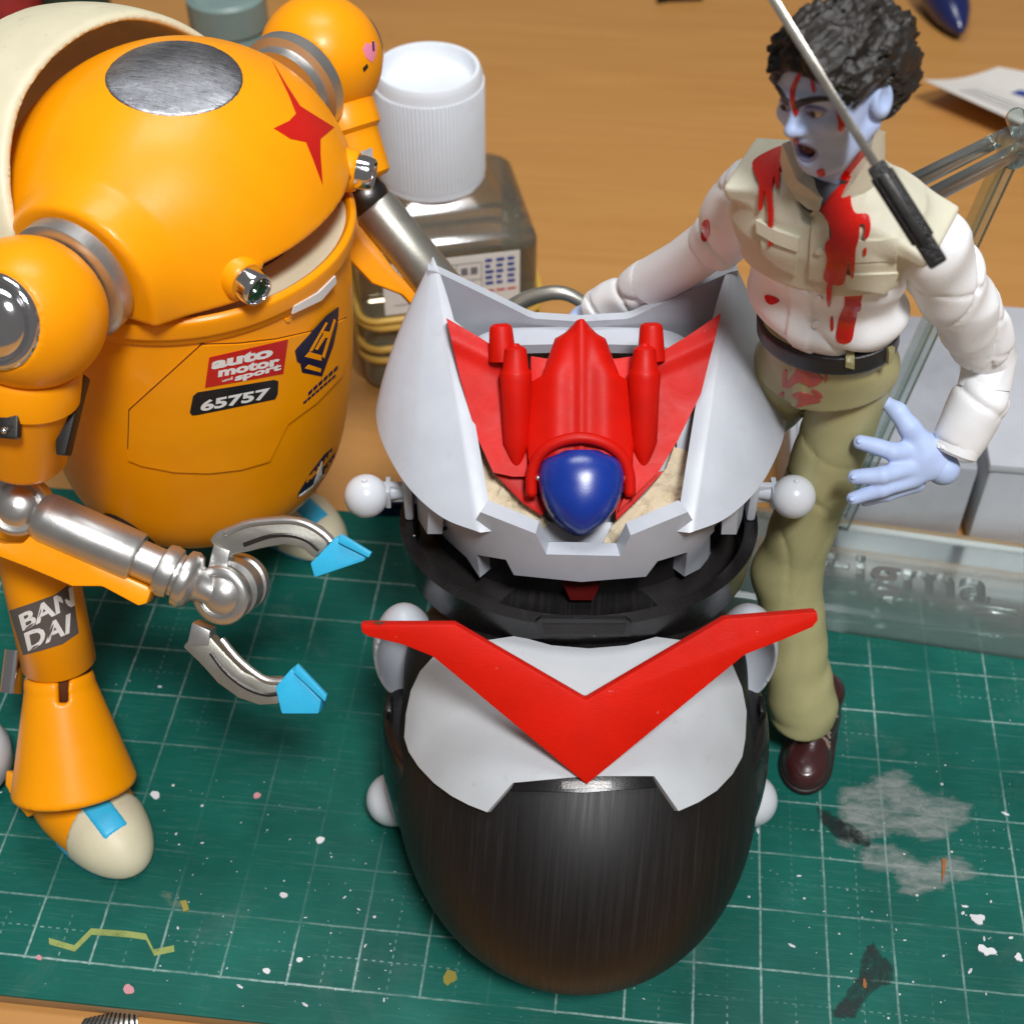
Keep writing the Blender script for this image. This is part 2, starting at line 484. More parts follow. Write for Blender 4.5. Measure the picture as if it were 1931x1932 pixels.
plastic('cap_white', (228, 233, 239), .42, .04, bump=.06, dirt=(205, 200, 186))
plastic('label_white', (228, 224, 216), .5, .05)
plastic('ink_blue', (50, 70, 150), .5, .1)
plastic('ink_red', (200, 40, 40), .5, .1)
plastic('ink_grey', (120, 118, 124), .5, .1)
plastic('navy_part', (16, 26, 72), .3, .2)
plastic('navy_cone', (24, 34, 84), .22, .15, coat=.3)
plastic('tin_grey', (158, 160, 166), .42, .12, bump=.1, dirt=(118, 118, 124))
plastic('box_white', (184, 186, 192), .5, .06, bump=.05)
plastic('jar_grey', (120, 140, 136), .3, .1)
plastic('jar_red', (140, 40, 36), .4, .2)
plastic('jar_green', (30, 52, 40), .4, .2)
plastic('paint_yellow', (150, 160, 84), .5, .15)
plastic('paint_pink', (198, 140, 146), .5, .12)
plastic('paint_white', (214, 214, 216), .5, .1)
plastic('paint_brown', (150, 92, 40), .6, .2)
plastic('paint_ochre', (150, 140, 60), .6, .2)

# scratched dark shell of the bust: brushed sanding marks
t = NT('sanded_black')
s1 = t.noise(1.0, 3, .6, .35, t.stretch((24, .55, .55))); s2 = t.noise(1.0, 3, .6, .6, t.stretch((15, 1.0, .7))); s3 = t.noise(.8, 3)
sc = t.math('MULTIPLY', t.math('MAXIMUM', t.ramp(s1, .52, .78), t.math('MULTIPLY', t.ramp(s2, .56, .80), .8)), t.ramp(s3, .35, .65, (.25,) * 3 + (1,), (1,) * 3 + (1,)))
col = t.ramp(sc, .0, 1.0, lin((16, 14, 14)), lin((38, 34, 31)))
t.set(Base_Color=col, Roughness=t.ramp(s1, .3, .7, (.42,) * 3 + (1,), (.58,) * 3 + (1,)), Specular_IOR_Level=.40)
t.bump(sc, .06, .0003)

# ground steel cap with crossing scratches
t = NT('scratched_steel')
a1 = t.noise(1.0, 8, .75, .3, t.stretch((3, 34, 8), (0, 0, .35))); a2 = t.noise(1.0, 8, .75, .5, t.stretch((30, 4, 8), (0, 0, .9)))
a3 = t.noise(2.0, 5, .6)
mm = t.math('MULTIPLY', t.math('ADD', a1, a2), a3)
t.set(Base_Color=t.ramp(mm, .3, .72, lin((150, 150, 158)), lin((226, 228, 234))), Metallic=1.0, Roughness=t.ramp(a1, .3, .7, (.16,) * 3 + (1,), (.42,) * 3 + (1,)))
t.bump(t.math('ADD', a1, a2), .35, .0004)

# clear acrylic, clear bottle
def clear(name, rgb, rough, tint, body_amt):
    """thin clear plastic: tinted see-through body, mirror-like skin, a little cloudiness"""
    t = NT(name); t.set(Base_Color=lin(rgb), Roughness=.5)
    tr = t.n.new("ShaderNodeBsdfTransparent"); tr.inputs[0].default_value = lin(tint)
    gl = t.n.new("ShaderNodeBsdfGlossy"); gl.inputs['Roughness'].default_value = rough; gl.inputs['Color'].default_value = (1, 1, 1, 1)
    lw = t.n.new("ShaderNodeFresnel"); lw.inputs['IOR'].default_value = 1.45
    m1 = t.n.new("ShaderNodeMixShader"); m2 = t.n.new("ShaderNodeMixShader")
    t.l(t.math('MULTIPLY', t.ramp(t.noise(1.2, 5, .6), .3, .7, (.75,) * 3 + (1,), (1,) * 3 + (1,)), body_amt), m1.inputs[0]); t.l(tr.outputs[0], m1.inputs[1]); t.l(t.b.outputs[0], m1.inputs[2])
    t.l(lw.outputs[0], m2.inputs[0]); t.l(m1.outputs[0], m2.inputs[1]); t.l(gl.outputs[0], m2.inputs[2]); t.l(m2.outputs[0], t.out.inputs[0])
    return t
clear('clear_acrylic', (220, 226, 226), .16, (236, 242, 240), .05)
clear('bottle_clear', (170, 165, 146), .08, (196, 190, 172), .20)
clear('liquid', (190, 184, 160), .05, (232, 226, 208), .12)

# beech desk top
t = NT('desk_wood')
v1 = t.stretch((.12, 1.6, 1.0), (0, 0, .06)); g1 = t.noise(1.0, 6, .6, .8, v1)
v2 = t.stretch((.9, 14, 1.0), (0, 0, .06)); g2 = t.noise(1.0, 4, .6, .2, v2)
fl = t.noise(1.0, 3, .5, 0, t.stretch((2.2, 9.0, 1), (0, 0, .06)))
c1 = t.ramp(g1, .25, .75, lin((176, 124, 64)), lin((189, 137, 75)))
c2 = t.mix(t.math('MULTIPLY', t.ramp(g2, .5, .8), .22), c1, lin((176, 120, 62)))
c3 = t.mix(t.math('MULTIPLY', t.ramp(fl, .68, .74), .5), c2, lin((158, 96, 44)))
t.set(Base_Color=c3, Roughness=.42); t.bump(g2, .08, .0003)

# cutting mat with printed centimetre grid, worn
t = NT('cutting_mat')
geo = t.n.new("ShaderNodeNewGeometry"); sc_ = t.n.new("ShaderNodeVectorMath"); sc_.operation = 'SCALE'; sc_.inputs['Scale'].default_value = 100
t.l(geo.outputs['Position'], sc_.inputs[0]); t.co = sc_.outputs[0]
sep = t.n.new("ShaderNodeSeparateXYZ"); t.l(t.co, sep.inputs[0]); X, Y = sep.outputs[0], sep.outputs[1]
wx = t.math('ADD', X, t.math('MULTIPLY', t.math('SUBTRACT', t.noise(1.7, 3), .5), .03)); wy = t.math('ADD', Y, t.math('MULTIPLY', t.math('SUBTRACT', t.noise(1.9, 3), .5), .03))
def near_int(x, off, w):
    f = t.math('ABSOLUTE', t.math('SUBTRACT', t.math('FRACT', t.math('ADD', x, off + 100.5)), .5))
    return t.ramp(f, w * .5, w * 1.25, (1, 1, 1, 1), (0, 0, 0, 1))
lx, ly = near_int(wx, 0, .018), near_int(wy, 0, .018)
solid = t.math('MAXIMUM', lx, ly)
hx, hy = near_int(wx, .5, .012), near_int(wy, .5, .012)
dash = lambda q: t.math('GREATER_THAN', t.math('FRACT', t.math('MULTIPLY', q, 8.0)), .55)
dots = t.math('MULTIPLY', t.math('MAXIMUM', t.math('MULTIPLY', hx, dash(Y)), t.math('MULTIPLY', hy, dash(X))), .75)
inside = t.math('MULTIPLY', t.math('GREATER_THAN', Y, -1.03), t.math('LESS_THAN', Y, 8.03))
wear = t.ramp(t.noise(.33, 6, .62), .40, .62, (.05,) * 3 + (1,), (1,) * 3 + (1,))
wear2 = t.ramp(t.noise(9.0, 5, .7), .32, .60, (.25,) * 3 + (1,), (1,) * 3 + (1,))
dwear = t.ramp(t.noise(.28, 4, .6, 0, t.stretch((1, 1, 1))), .50, .60)
dxx = t.math('MULTIPLY', t.math('SUBTRACT', X, 3.6), .28); dyy = t.math('MULTIPLY', t.math('SUBTRACT', Y, 2.0), .34)
rub = t.ramp(t.math('ADD', t.math('ADD', t.math('MULTIPLY', dxx, dxx), t.math('MULTIPLY', dyy, dyy)), t.math('MULTIPLY', t.math('SUBTRACT', t.noise(.8, 5), .5), .9)), .35, 1.1, (.16,) * 3 + (1,), (1,) * 3 + (1,))
wear = t.math('MULTIPLY', wear, rub)
ln = t.math('MULTIPLY', t.math('MULTIPLY', t.math('MAXIMUM', solid, t.math('MULTIPLY', dots, dwear)), inside), t.math('MULTIPLY', wear, wear2))
base = t.ramp(t.noise(.45, 6, .6), .3, .7, lin((4, 74, 65)), lin((14, 97, 85)))
haze_ = t.noise(1.0, 7, .72, .4, t.stretch((1.2, 22, 1), (0, 0, .08)))
base = t.mix(t.math('MULTIPLY', t.ramp(haze_, .52, .80), .30), base, lin((96, 138, 126)))
scr2 = t.noise(1.0, 8, .8, .8, t.stretch((26, 2.5, 1), (0, 0, .5)))
base = t.mix(t.math('MULTIPLY', t.ramp(scr2, .66, .78), .22), base, lin((120, 150, 138)))
specks = t.ramp(t.noise(13.0, 3, .5), .735, .76); spk = t.math('MULTIPLY', specks, t.ramp(t.noise(.9, 4), .45, .62))
base = t.mix(t.math('MULTIPLY', spk, .8), base, lin((205, 214, 210)))
pale = t.ramp(t.noise(.55, 7, .7, .6), .58, .78); base = t.mix(t.math('MULTIPLY', pale, .22), base, lin((110, 128, 118)))
t.set(Base_Color=t.mix(t.math('MULTIPLY', ln, .68), base, lin((190, 212, 206))), Roughness=t.ramp(haze_, .3, .7, (.46,) * 3 + (1,), (.60,) * 3 + (1,)))
t.bump(t.math('ADD', haze_, t.math('MULTIPLY', t.noise(40, 4), .3)), .16, .0004); t.set(Specular_IOR_Level=.22)
plastic('mat_edge', (150, 120, 84), .6, .15)
# smeared, half rubbed-off stains
def stain(name, rgb, lo, hi, scale, amt, sx=(1, 1, 1)):
    t = NT(name); n = t.noise(scale, 9, .74, .5, t.stretch(sx)); tr = t.n.new("ShaderNodeBsdfTransparent"); mx = t.n.new("ShaderNodeMixShader")
    t.set(Base_Color=lin(rgb), Roughness=.55)
    at_ = t.n.new("ShaderNodeAttribute"); at_.attribute_name = 'fade'
    t.l(t.math('MULTIPLY', t.ramp(t.math('ADD', n, t.math('MULTIPLY', t.math('SUBTRACT', at_.outputs['Fac'], 1.0), .55)), lo, hi), amt), mx.inputs[0]); t.l(tr.outputs[0], mx.inputs[1]); t.l(t.b.outputs[0], mx.inputs[2]); t.l(mx.outputs[0], t.out.inputs[0])
stain('stain_grey', (158, 164, 160), .26, .66, 2.6, .72, (1, 2.4, 1))
stain('stain_dark', (20, 36, 34), .26, .52, 2.2, .88)
stain('stain_pale', (150, 158, 140), .40, .66, 3.0, .6)
stain('stain_yellow', (158, 172, 96), .20, .50, 3.0, .8)

# ------------------------------------------------------------------ the desk and the mat
DZ = -0.3
V, F = box((6, 22, DZ - 1.0), (60, 40, 1.0), None, .1)
o = add('desk_top', V, F, 'desk_wood'); o['kind'] = 'structure'
def slab(x0, x1, y0, y1, z0, z1, r, seg=8):
    pts = []
    for cx, cy, a0 in ((x1 - r, y1 - r, 0), (x0 + r, y1 - r, 90), (x0 + r, y0 + r, 180), (x1 - r, y0 + r, 270)):
        for k in range(seg + 1):
            a = math.radians(a0 + 90 * k / seg); pts.append((cx + r * math.cos(a), cy + r * math.sin(a), z0))
    return prism(pts, (0, 0, 1), z1 - z0, .02)
mat_root = thing('cutting_mat', (6, 3.5, DZ), 'worn green cutting mat with white centimetre grid under the toys', 'cutting mat')
V, F = slab(-8, 23, -1.63, 8.78, -.06, 0, .4); add('printed_top', V, F, 'cutting_mat', mat_root)
V, F = slab(-7.99, 22.99, -1.62, 8.77, DZ, -.062, .4); add('core', V, F, 'mat_edge', mat_root)
rnd = random.Random(4)
def blob2d(cx, cy, rx, ry, n=22, k=.25, rot=0.0):
    ph = [rnd.uniform(0, 6.28) for _ in range(4)]; out = []
    for i in range(n):
        a = 2 * math.pi * i / n; r = 1 + k * (math.sin(2 * a + ph[0]) * .5 + math.sin(3 * a + ph[1]) * .4 + math.sin(5 * a + ph[2]) * .3)
        x, y = rx * r * math.cos(a), ry * r * math.sin(a)
        out.append((cx + x * math.cos(rot) - y * math.sin(rot), cy + x * math.sin(rot) + y * math.cos(rot)))
    return out
def ground_patch(name, pix, mat, t=.004, z=.003, bev=0.0):
    P = [at(u, v, z=z) for u, v in pix]
    return add(name, *prism(P, (0, 0, 1), t, bev), mat, mat_root, smooth=False)
for pix, mt in ((blob2d(1690, 1530, 125, 98, 30, .35), 'stain_grey'), (blob2d(1730, 1640, 120, 62, 26, .4), 'stain_grey'),
                ([(1525, 1500), (1550, 1520), (1600, 1545), (1660, 1580), (1640, 1610), (1580, 1590), (1545, 1560)], 'stain_dark'),
                ([(1648, 1768), (1662, 1790), (1692, 1818), (1694, 1860), (1650, 1880), (1615, 1931), (1545, 1931), (1580, 1880), (1612, 1840), (1618, 1800)], 'stain_dark'),
                (blob2d(610, 1790, 28, 26, 18, .3), 'stain_pale'), (blob2d(345, 1560, 50, 20, 18, .5, -.35), 'stain_pale'),
                (blob2d(330, 1700, 90, 34, 18, .5), 'stain_pale'), (blob2d(400, 1860, 70, 30, 18, .4), 'stain_pale')):
    V, F, fade = soft_patch(pix, .004, 12.0, 12.0 if mt == 'stain_dark' else 30.0); V = np.asarray(V)
    so_ = add('paint_stain', V, F, mt, mat_root, smooth=False)
    av = so_.data.attributes.new('fade', 'FLOAT', 'POINT'); av.data.foreach_set('value', fade[:len(so_.data.vertices)].astype('f'))
yb = [(92, 1770), (140, 1784), (172, 1752), (240, 1757), (275, 1762), (290, 1792), (328, 1784)]
up_ = [(u, v) for u, v in yb]; dn = [(u + 1, v + 12) for u, v in yb[::-1]]
pl_o = ground_patch('paint_line', up_ + dn, 'stain_yellow'); av = pl_o.data.attributes.new('fade', 'FLOAT', 'POINT'); av.data.foreach_set('value', [1.0] * len(pl_o.data.vertices))
for u, v, r, mt in ((243, 1868, 11, 'paint_pink'), (485, 1502, 7, 'paint_pink'), (74, 1808, 6, 'paint_pink'), (293, 1501, 9, 'paint_white'),
                    (604, 1586, 8, 'paint_white'), (535, 1690, 7, 'paint_white'), (503, 1833, 7, 'paint_white'), (565, 1812, 6, 'paint_white')):
    ground_patch('paint_spot', blob2d(u, v, r, r * .8, 12, .2), mt, .02)
ground_patch('paint_fleck', [(340, 1702), (352, 1700), (357, 1718), (347, 1722)], 'paint_ochre', .03)
ground_patch('paint_fleck', blob2d(848, 1845, 12, 15, 10, .3), 'paint_ochre', .02)
ground_patch('paint_fleck', blob2d(1310, 1774, 9, 5, 9, .4), 'paint_brown', .03)
ground_patch('paint_fleck', [(1776, 1622), (1784, 1622), (1781, 1650), (1776, 1668)], 'paint_brown', .03)
ground_patch('paint_fleck', blob2d(1630, 1858, 4, 9, 9, .3), 'paint_brown', .03)
for u, v, rx, ry in ((1843, 1735, 17, 7), (1860, 1795, 15, 9), (1920, 1808, 8, 6)):
    ground_patch('paint_fleck', blob2d(u, v, rx, ry, 18, .5, .2), 'paint_white', .03)
# loose dust and plastic shavings: nobody could count them
V = []; F = []
for i in range(230):
    if i % 3 == 0: u, v = rnd.uniform(1420, 1931), rnd.uniform(1420, 1931)
    elif i % 3 == 1: u, v = rnd.uniform(300, 760), rnd.uniform(1480, 1900)
    else: u, v = rnd.uniform(0, 1931), rnd.uniform(1250, 1925)
    p = at(u, v, z=0.0)
    if p[1] < -1.5: continue
    s = .007 + .022 * rnd.random() ** 5; a = rnd.uniform(0, 6.28); n = len(V)
    L = s * rnd.choice([1, 1, 1.6, 2.6])
    for k in range(5):
        b = a + 6.28 * k / 5; V.append((p[0] + L * math.cos(b) * math.cos(a) - s * math.sin(b) * math.sin(a), p[1] + L * math.cos(b) * math.sin(a) + s * math.sin(b) * math.cos(a), .004))
    V.append((p[0], p[1], .004 + s * .8))
    F += [(n + k, n + (k + 1) % 5, n + 5) for k in range(5)] + [(n + 4, n + 3, n + 2, n + 1, n)]
o = add('dust', V, F, 'paint_white', None, base=(6, 3, .004)); o['kind'] = 'stuff'; o['label'] = 'white dust and shavings scattered over the green mat'; o['category'] = 'dust'

# striped steel scale at the lower edge of the picture
st = thing('steel_ruler', at(215, 1925, z=DZ), 'striped steel ruler end on the wood before the mat', 'ruler')
A0, A1, A2, A3 = [at(u, v, z=DZ + .03) for u, v in ((258, 1903), (262, 1940), (120, 1990), (160, 1925))]
V, F = prism([A0, A1, A2, A3], (0, 0, 1), .05, .004); add('blade', V, F, 'steel_blade', st)
bars = []
for k in range(12):
    a = A0 + (A3 - A0) * (k + .3) / 12; b = A0 + (A3 - A0) * (k + .75) / 12; c = A1 + (A2 - A1) * (k + .75) / 12; d = A1 + (A2 - A1) * (k + .3) / 12
    bars.append(prism([x + np.array([0, 0, .051]) for x in (a, b, c, d)], (0, 0, 1), .003, 0))
for b in bars: add('mark', *b, 'decal_black', st, smooth=False)

# ------------------------------------------------------------------ clear display stand of the figure
cs = thing('display_stand', (13.6, 8, 0), 'clear acrylic figure stand with embossed base behind the olive trousers', 'display stand')
e1 = nrm(at(1931, 1245, z=0) - at(1540, 1187, z=0)); e2 = np.array([-e1[1], e1[0], 0]); bo = at(1931, 1245, z=0)
def pl(a, b, z): return bo + e1 * a + e2 * b + np.array([0, 0, z])
V, F = [], []
outl = [(-6.6, 0), (3.0, 0), (3.0, 2.7), (-6.6, 2.7)]
for ins, z in ((.0, .004), (.0, .10), (.12, .34), (.2, .38)):
    for a, b in outl: V.append(pl(a + (ins if a < 0 else -ins), b + (ins * 1.5 if b < 1 else -ins), z))
for i in range(3):
    for j in range(4): F.append((i * 4 + j, i * 4 + (j + 1) % 4, i * 4 + 4 + (j + 1) % 4, i * 4 + 4 + j))
F += [(3, 2, 1, 0), (12, 13, 14, 15)]
V2, F2 = V, F
base_o = add('base_plate', V2, F2, 'clear_acrylic', cs, smooth=False)
tv, tf = textmesh('+igma', .012); lo_, hi_ = tv.min(0), tv.max(0); q = (tv - lo_) / (hi_ - lo_)
top = np.array([pl(-3.85 + 3.2 * a, .62 + .95 * b, .386) for a, b in q]); n = len(top)
low = top - np.array([0, 0, .0])
bm = bmesh.new(); vs = [bm.verts.new(p) for p in top]
for f_ in tf:
    try: bm.faces.new([vs[i] for i in f_])
    except ValueError: pass
r_ = bmesh.ops.extrude_face_region(bm, geom=list(bm.faces))
for g in r_['geom']:
    if isinstance(g, bmesh.types.BMVert): g.co.z += .07
bm.verts.index_update(); Vt = np.array([v.co[:] for v in bm.verts]); Ft = [tuple(v.index for v in f_.verts) for f_ in bm.faces]; bm.free()
add('embossed_lettering', Vt, Ft, 'clear_acrylic', cs, smooth=False)
V, F = prism([pl(-.9, .66, .386), pl(-.2, .66, .386), pl(-.2, .78, .386), pl(-.9, .78, .386)], (0, 0, 1), .03, .01); add('embossed_bar', V, F, 'clear_acrylic', cs)
J = at(1912, 268, z=8.2); BK = np.array([11.15, 6.35, 8.9]); FT = at(1585, 985, z=.5)
def bar(A, B, w, h):
    x, y, d = frame(B - A); L = np.linalg.norm(B - A)
    return box((A + B) / 2, (w, h, L / 2), [x, y, d], .03)
x, y, d = frame(BK - J)
for s_ in (-.2, .2): add('arm', *bar(J + x * s_, BK + x * s_, .07, .12), 'clear_acrylic', cs)
x, y, d = frame(FT - J)
for s_ in (-.2, .2): add('arm', *bar(J + x * s_, FT + x * s_, .07, .12), 'clear_acrylic', cs)
add('joint', *cyl(J - np.array([.0, .0, .1]) - x * .35, J - np.array([.0, .0, .1]) + x * .35, .22, .04), 'clear_acrylic', cs)
add('joint', *cyl(J + np.array([.05, .25, .2]) - x * .25, J + np.array([.05, .25, .2]) + x * .25, .16, .04), 'clear_acrylic', cs)

# ------------------------------------------------------------------ things behind
V, F = box((13.2, 11.9, DZ + .95), (1.75, 2.3, .95), None, .12)
tn = thing('grey_tin', (13.2, 11.4, DZ), 'dark grey flat tin standing behind the clear stand', 'tin')
add('tin_body', V, F, 'tin_grey', tn)
V, F = box((13.2, 11.9, DZ + 1.91), (1.6, 2.15, .05), None, .04); add('tin_lid', V, F, 'tin_grey', tn)
V, F = box((18.1, 11.9, DZ + 1.0), (3.0, 2.4, 1.0), None, .1)
bx_ = thing('white_box', (18.1, 11.5, DZ), 'white box at the right edge beneath the cuffed hand', 'box')
add('box_body', V, F, 'box_white', bx_)
V, F = box((18.1, 11.9, DZ + 2.08), (3.04, 2.44, .09), None, .05); add('box_lid', V, F, 'box_white', bx_)
# packet card curling off the desk
cd = thing('card', at(1900, 200, z=DZ), 'pale printed card curling off the desk at right', 'card')
c0, c1, c2, c3 = at(1741, 152, z=.5), at(1882, 128, z=DZ + .05), at(2140, 175, z=DZ + .05), at(1985, 262, z=.35)
def cardp(a, b, off=0.0):
    p = (c0 * (1 - a) + c3 * a) * (1 - b) + (c1 * (1 - a) + c2 * a) * b
    return p + np.array([0, 0, off - .15 * math.sin(math.pi * b) + .02])
def cardpatch(a0, a1, b0, b1, off, t, na=14, nb=8):
    V = []; F = []
    for l in (off, off + t):
        for i in range(na + 1):
            for j in range(nb + 1): V.append(cardp(a0 + (a1 - a0) * i / na, b0 + (b1 - b0) * j / nb, l))
    w = nb + 1; m_ = (na + 1) * w
    for i in range(na):
        for j in range(nb):
            q = i * w + j; F += [(q, q + w, q + w + 1, q + 1), (m_ + q, m_ + q + 1, m_ + q + w + 1, m_ + q + w)]
    for i in range(na): F += [(i * w, m_ + i * w, m_ + i * w + w, i * w + w), (i * w + nb, i * w + w + nb, m_ + i * w + w + nb, m_ + i * w + nb)]
    for j in range(nb): F += [(j, j + 1, m_ + j + 1, m_ + j), (na * w + j, m_ + na * w + j, m_ + na * w + j + 1, na * w + j + 1)]
    return V, F
add('sheet', *cardpatch(0, 1, 0, 1, 0, .02), 'label_white', cd)
add('printed_band', *cardpatch(.38, 1, .50, .62, .022, .004), 'ink_blue', cd)
for b in (.14, .22, .30): add('printed_line', *cardpatch(.2, .95, b, b + .022, .022, .004), 'ink_grey', cd)
# navy cone and black part at the top edge
pA = at(1813, 62, z=DZ + .35); pB = at(1760, -60, z=DZ + .9)
add_c = lathe([(0, .02), (.05, .10), (.35, .3), (.9, .52), (1.7, .68), (2.4, .7)], pA, pB - pA, 32)
o = add('plastic_cone', *add_c, 'navy_cone'); tag(o, 'glossy navy pointed plastic part lying at the upper right', 'plastic part')
V, F = prism([at(u, v, z=DZ + .01) for u, v in ((1238, 8), (1262, 4), (1325, 2), (1330, -30), (1250, -30))], (0, 0, 1), .25, .04)
o = add('black_sprue', V, F, 'black_plastic'); tag(o, 'sliver of a black plastic part at the top edge', 'plastic part')
# blue clip behind the bust
V, F = box((4.55, 9.15, DZ + .25), (1.15, .35, .26), [[.99, .1, 0], [-.1, .99, 0], [0, 0, 1]], .08)
cl = thing('blue_tool', (4.5, 9.1, DZ), 'dark blue plastic piece on the far mat edge beside the white ball', 'plastic part')
add('body', V, F, 'navy_part', cl)
V, F = box((4.6, 8.95, .28), (.9, .12, .06), [[.99, .1, 0], [-.1, .99, 0], [0, 0, 1]], .04); add('ridge', V, F, 'navy_part', cl)
# jars behind the robot, upper left
def jar(name, u, v, z, r, mat, label, h):
    c = at(u, v, z=z); root = thing(name, (c[0], c[1], DZ), label, 'jar')
    add('body', *lathe([(0, r * .9), (.1, r), (h - .5, r), (h - .25, r * .85)], (c[0], c[1], DZ), (0, 0, 1)), mat, root)
    add('lid', *lathe([(h - .26, r * .9), (h - .2, r * .95), (h + .5, r * .95), (h + .58, r * .85), (h + .5, r * .75)], (c[0], c[1], DZ), (0, 0, 1)), mat, root)
jar('paint_jar', 425, -10, 4.2, 1.0, 'jar_grey', 'grey green paint jar behind the orange dome', 4.0)
jar('red_jar', -10, -95, 3.4, .9, 'jar_red', 'dark red jar at the upper left corner', 3.2)
jar('green_jar', 120, -105, 3.4, .9, 'jar_green', 'dark green jar half hidden behind the cream hood', 3.2)

# ------------------------------------------------------------------ solvent bottle
bt = thing('solvent_bottle', (4.06, 14.8, DZ), 'square clear bottle with ribbed white cap behind the orange robot', 'bottle')
BC = np.array([4.06, 14.8, 0]); BA = np.array([[.954, .30, 0], [-.30, .954, 0], [0, 0, 1]])
def bot_out(P):
    q = (P - BC.astype(f4)) @ BA.T.astype(f4)
    hz = np.clip((q[:, 2] - 3.0) / 1.0, 0, 1); sh = .85 * hz * hz * (3 - 2 * hz)
    ax_ = np.abs(q[:, 0]) - (1.86 - sh); ay = np.abs(q[:, 1]) - (1.72 - sh); r = .42
    d2 = np.linalg.norm(np.maximum(np.stack([ax_ + r, ay + r], 1), 0), axis=1) + np.minimum(np.maximum(ax_ + r, ay + r), 0) - r
    return smax(smax(d2, q[:, 2] - 3.95, .2), DZ + .02 - q[:, 2], .25)
def bot_shell(P):
    d = bot_out(P); return np.maximum(d, -(d + .13))
V, F = surfnet(bot_out, BC + [-2.6, -2.6, -.5], BC + [2.6, 2.6, 4.3], .065); add('glass', V, F, 'bottle_clear', bt, angle=None)
prof = [(3.86, 1.02), (3.9, 1.08), (6.15, 1.06), (6.28, 1.0), (6.28, .93), (6.2, .90), (6.02, .88), (5.95, .80), (5.95, 0.0)]
capc = (BC[0] - .06, BC[1] + .0, 0)
co_ = add('cap', *lathe(prof, capc, (0, 0, 1), 96), 'cap_white', bt, angle=50)
for k in range(84):
    a = 2 * math.pi * k / 84; dvec = np.array([math.cos(a), math.sin(a), 0]); p = np.array(capc) + dvec * 1.072
    V, F = box(p + np.array([0, 0, 5.02]), (.022, .022, .98), [dvec, np.cross([0, 0, 1], dvec), [0, 0, 1]], .012)
    add('rib', V, F, 'cap_white', co_)
def rsq(z, grow):
    pts = []
    for sx, sy, a0 in ((1, 1, 0), (-1, 1, 90), (-1, -1, 180), (1, -1, 270)):
        for k in range(8):
            a = math.radians(a0 + 90 * k / 7); pts.append(np.array([sx * 1.44 + (.42 + grow) * math.cos(a), sy * 1.30 + (.42 + grow) * math.sin(a), z]) @ BA + BC * [1, 1, 0])
    return np.array(pts)
for z_, dz in ((1.72, .10), (1.45, -.05), (.95, .05), (.62, 0)):
    path = rsq(z_, .06); path[:, 2] += dz * np.sin(np.linspace(0, 6.28, len(path)) + 1); add('rubber_band', *tube(path, .075, 8, True), 'rubber_band', bt)
lo3 = lambda a, b, off=.02: BC * [1, 1, 0] + BA[0] * a - BA[1] * (1.72 + off) + np.array([0, 0, b])
def lab(name, a0, a1, b0, b1, off, t, mt, par): return add(name, *prism([lo3(a0, b0, off), lo3(a1, b0, off), lo3(a1, b1, off), lo3(a0, b1, off)], -BA[1], t, 0), mt, par, smooth=False)
lb = lab('label', -1.4, 1.42, 1.78, 3.02, .015, .012, 'label_white', bt)
for a in (-.55, .1, .62): lab('printed_rule', a, a + .015, 1.95, 2.85, .03, .003, 'ink_grey', lb)
for b in (2.0, 2.42, 2.84): lab('printed_rule', -1.2, .62, b, b + .015, .0345, .003, 'ink_grey', lb)
for k in range(5):
    for j in range(3): lab('printed_text', .70 + .23 * j, .70 + .23 * j + .10 + .08 * rnd.random(), 2.26 + .14 * k, 2.34 + .14 * k, .03, .003, 'ink_blue', lb)
for j in range(3): lab('printed_text', .70 + .23 * j, .88 + .23 * j, 2.08, 2.13, .03, .003, 'ink_red', lb)
for k in (-1, 1):
    c = lo3(.36, 2.21, .036); ddx = nrm(BA[0] + k * np.array([0, 0, .9])); V, F = box(c, (.17, .045, .003), [ddx, np.cross(ddx, BA[1]), BA[1]], 0); V = V - BA[1] * (.004 * (k + 1)); add('printed_cross', V, F, 'ink_red', lb, smooth=False)
for k in range(2): lab('printed_text', .2 + .2 * k, .34 + .2 * k, 2.56, 2.74, .03, .003, 'ink_grey', lb)
# ------------------------------------------------------------------ the robot bust kit
OB = np.array([7.98, 2.2, 0.0]); EX = np.array([.9941, .1081, 0]); EY = np.array([-.1081, .9941, 0]); EZ = np.array([0, 0, 1.0])
bw = lambda x, y, z: OB + EX * x + EY * y + EZ * z
BAX = np.stack([EX, EY, EZ])
def bl(P): return (P - OB.astype(f4)) @ BAX.T.astype(f4)
bust = thing('robot_bust', bw(0, 0, 0), 'grey red and black robot bust kit standing in the middle of the mat', 'model kit')

# rounded black lower shell
def shell(P):
    q = bl(P)
    d = ell(q, (0, -.1, 1.95), (2.72, 3.0, 2.45))
    d = smin(d, ell(q, (0, -1.2, 1.6), (2.15, 2.32, 1.62)), .9)
    d = smin(d, ell(q, (0, 1.0, 3.0), (2.55, 1.7, 1.25)), .5)
    d = smax(d, q[:, 2] - 4.15, .3)
    return smax(d, -q[:, 2] + .02, .3)
V, F = surfnet(shell, OB + [-3.6, -4.2, -.3], OB + [3.6, 3.8, 4.6], .07); shell_o = add('lower_shell', V, F, 'sanded_black', bust, angle=None)
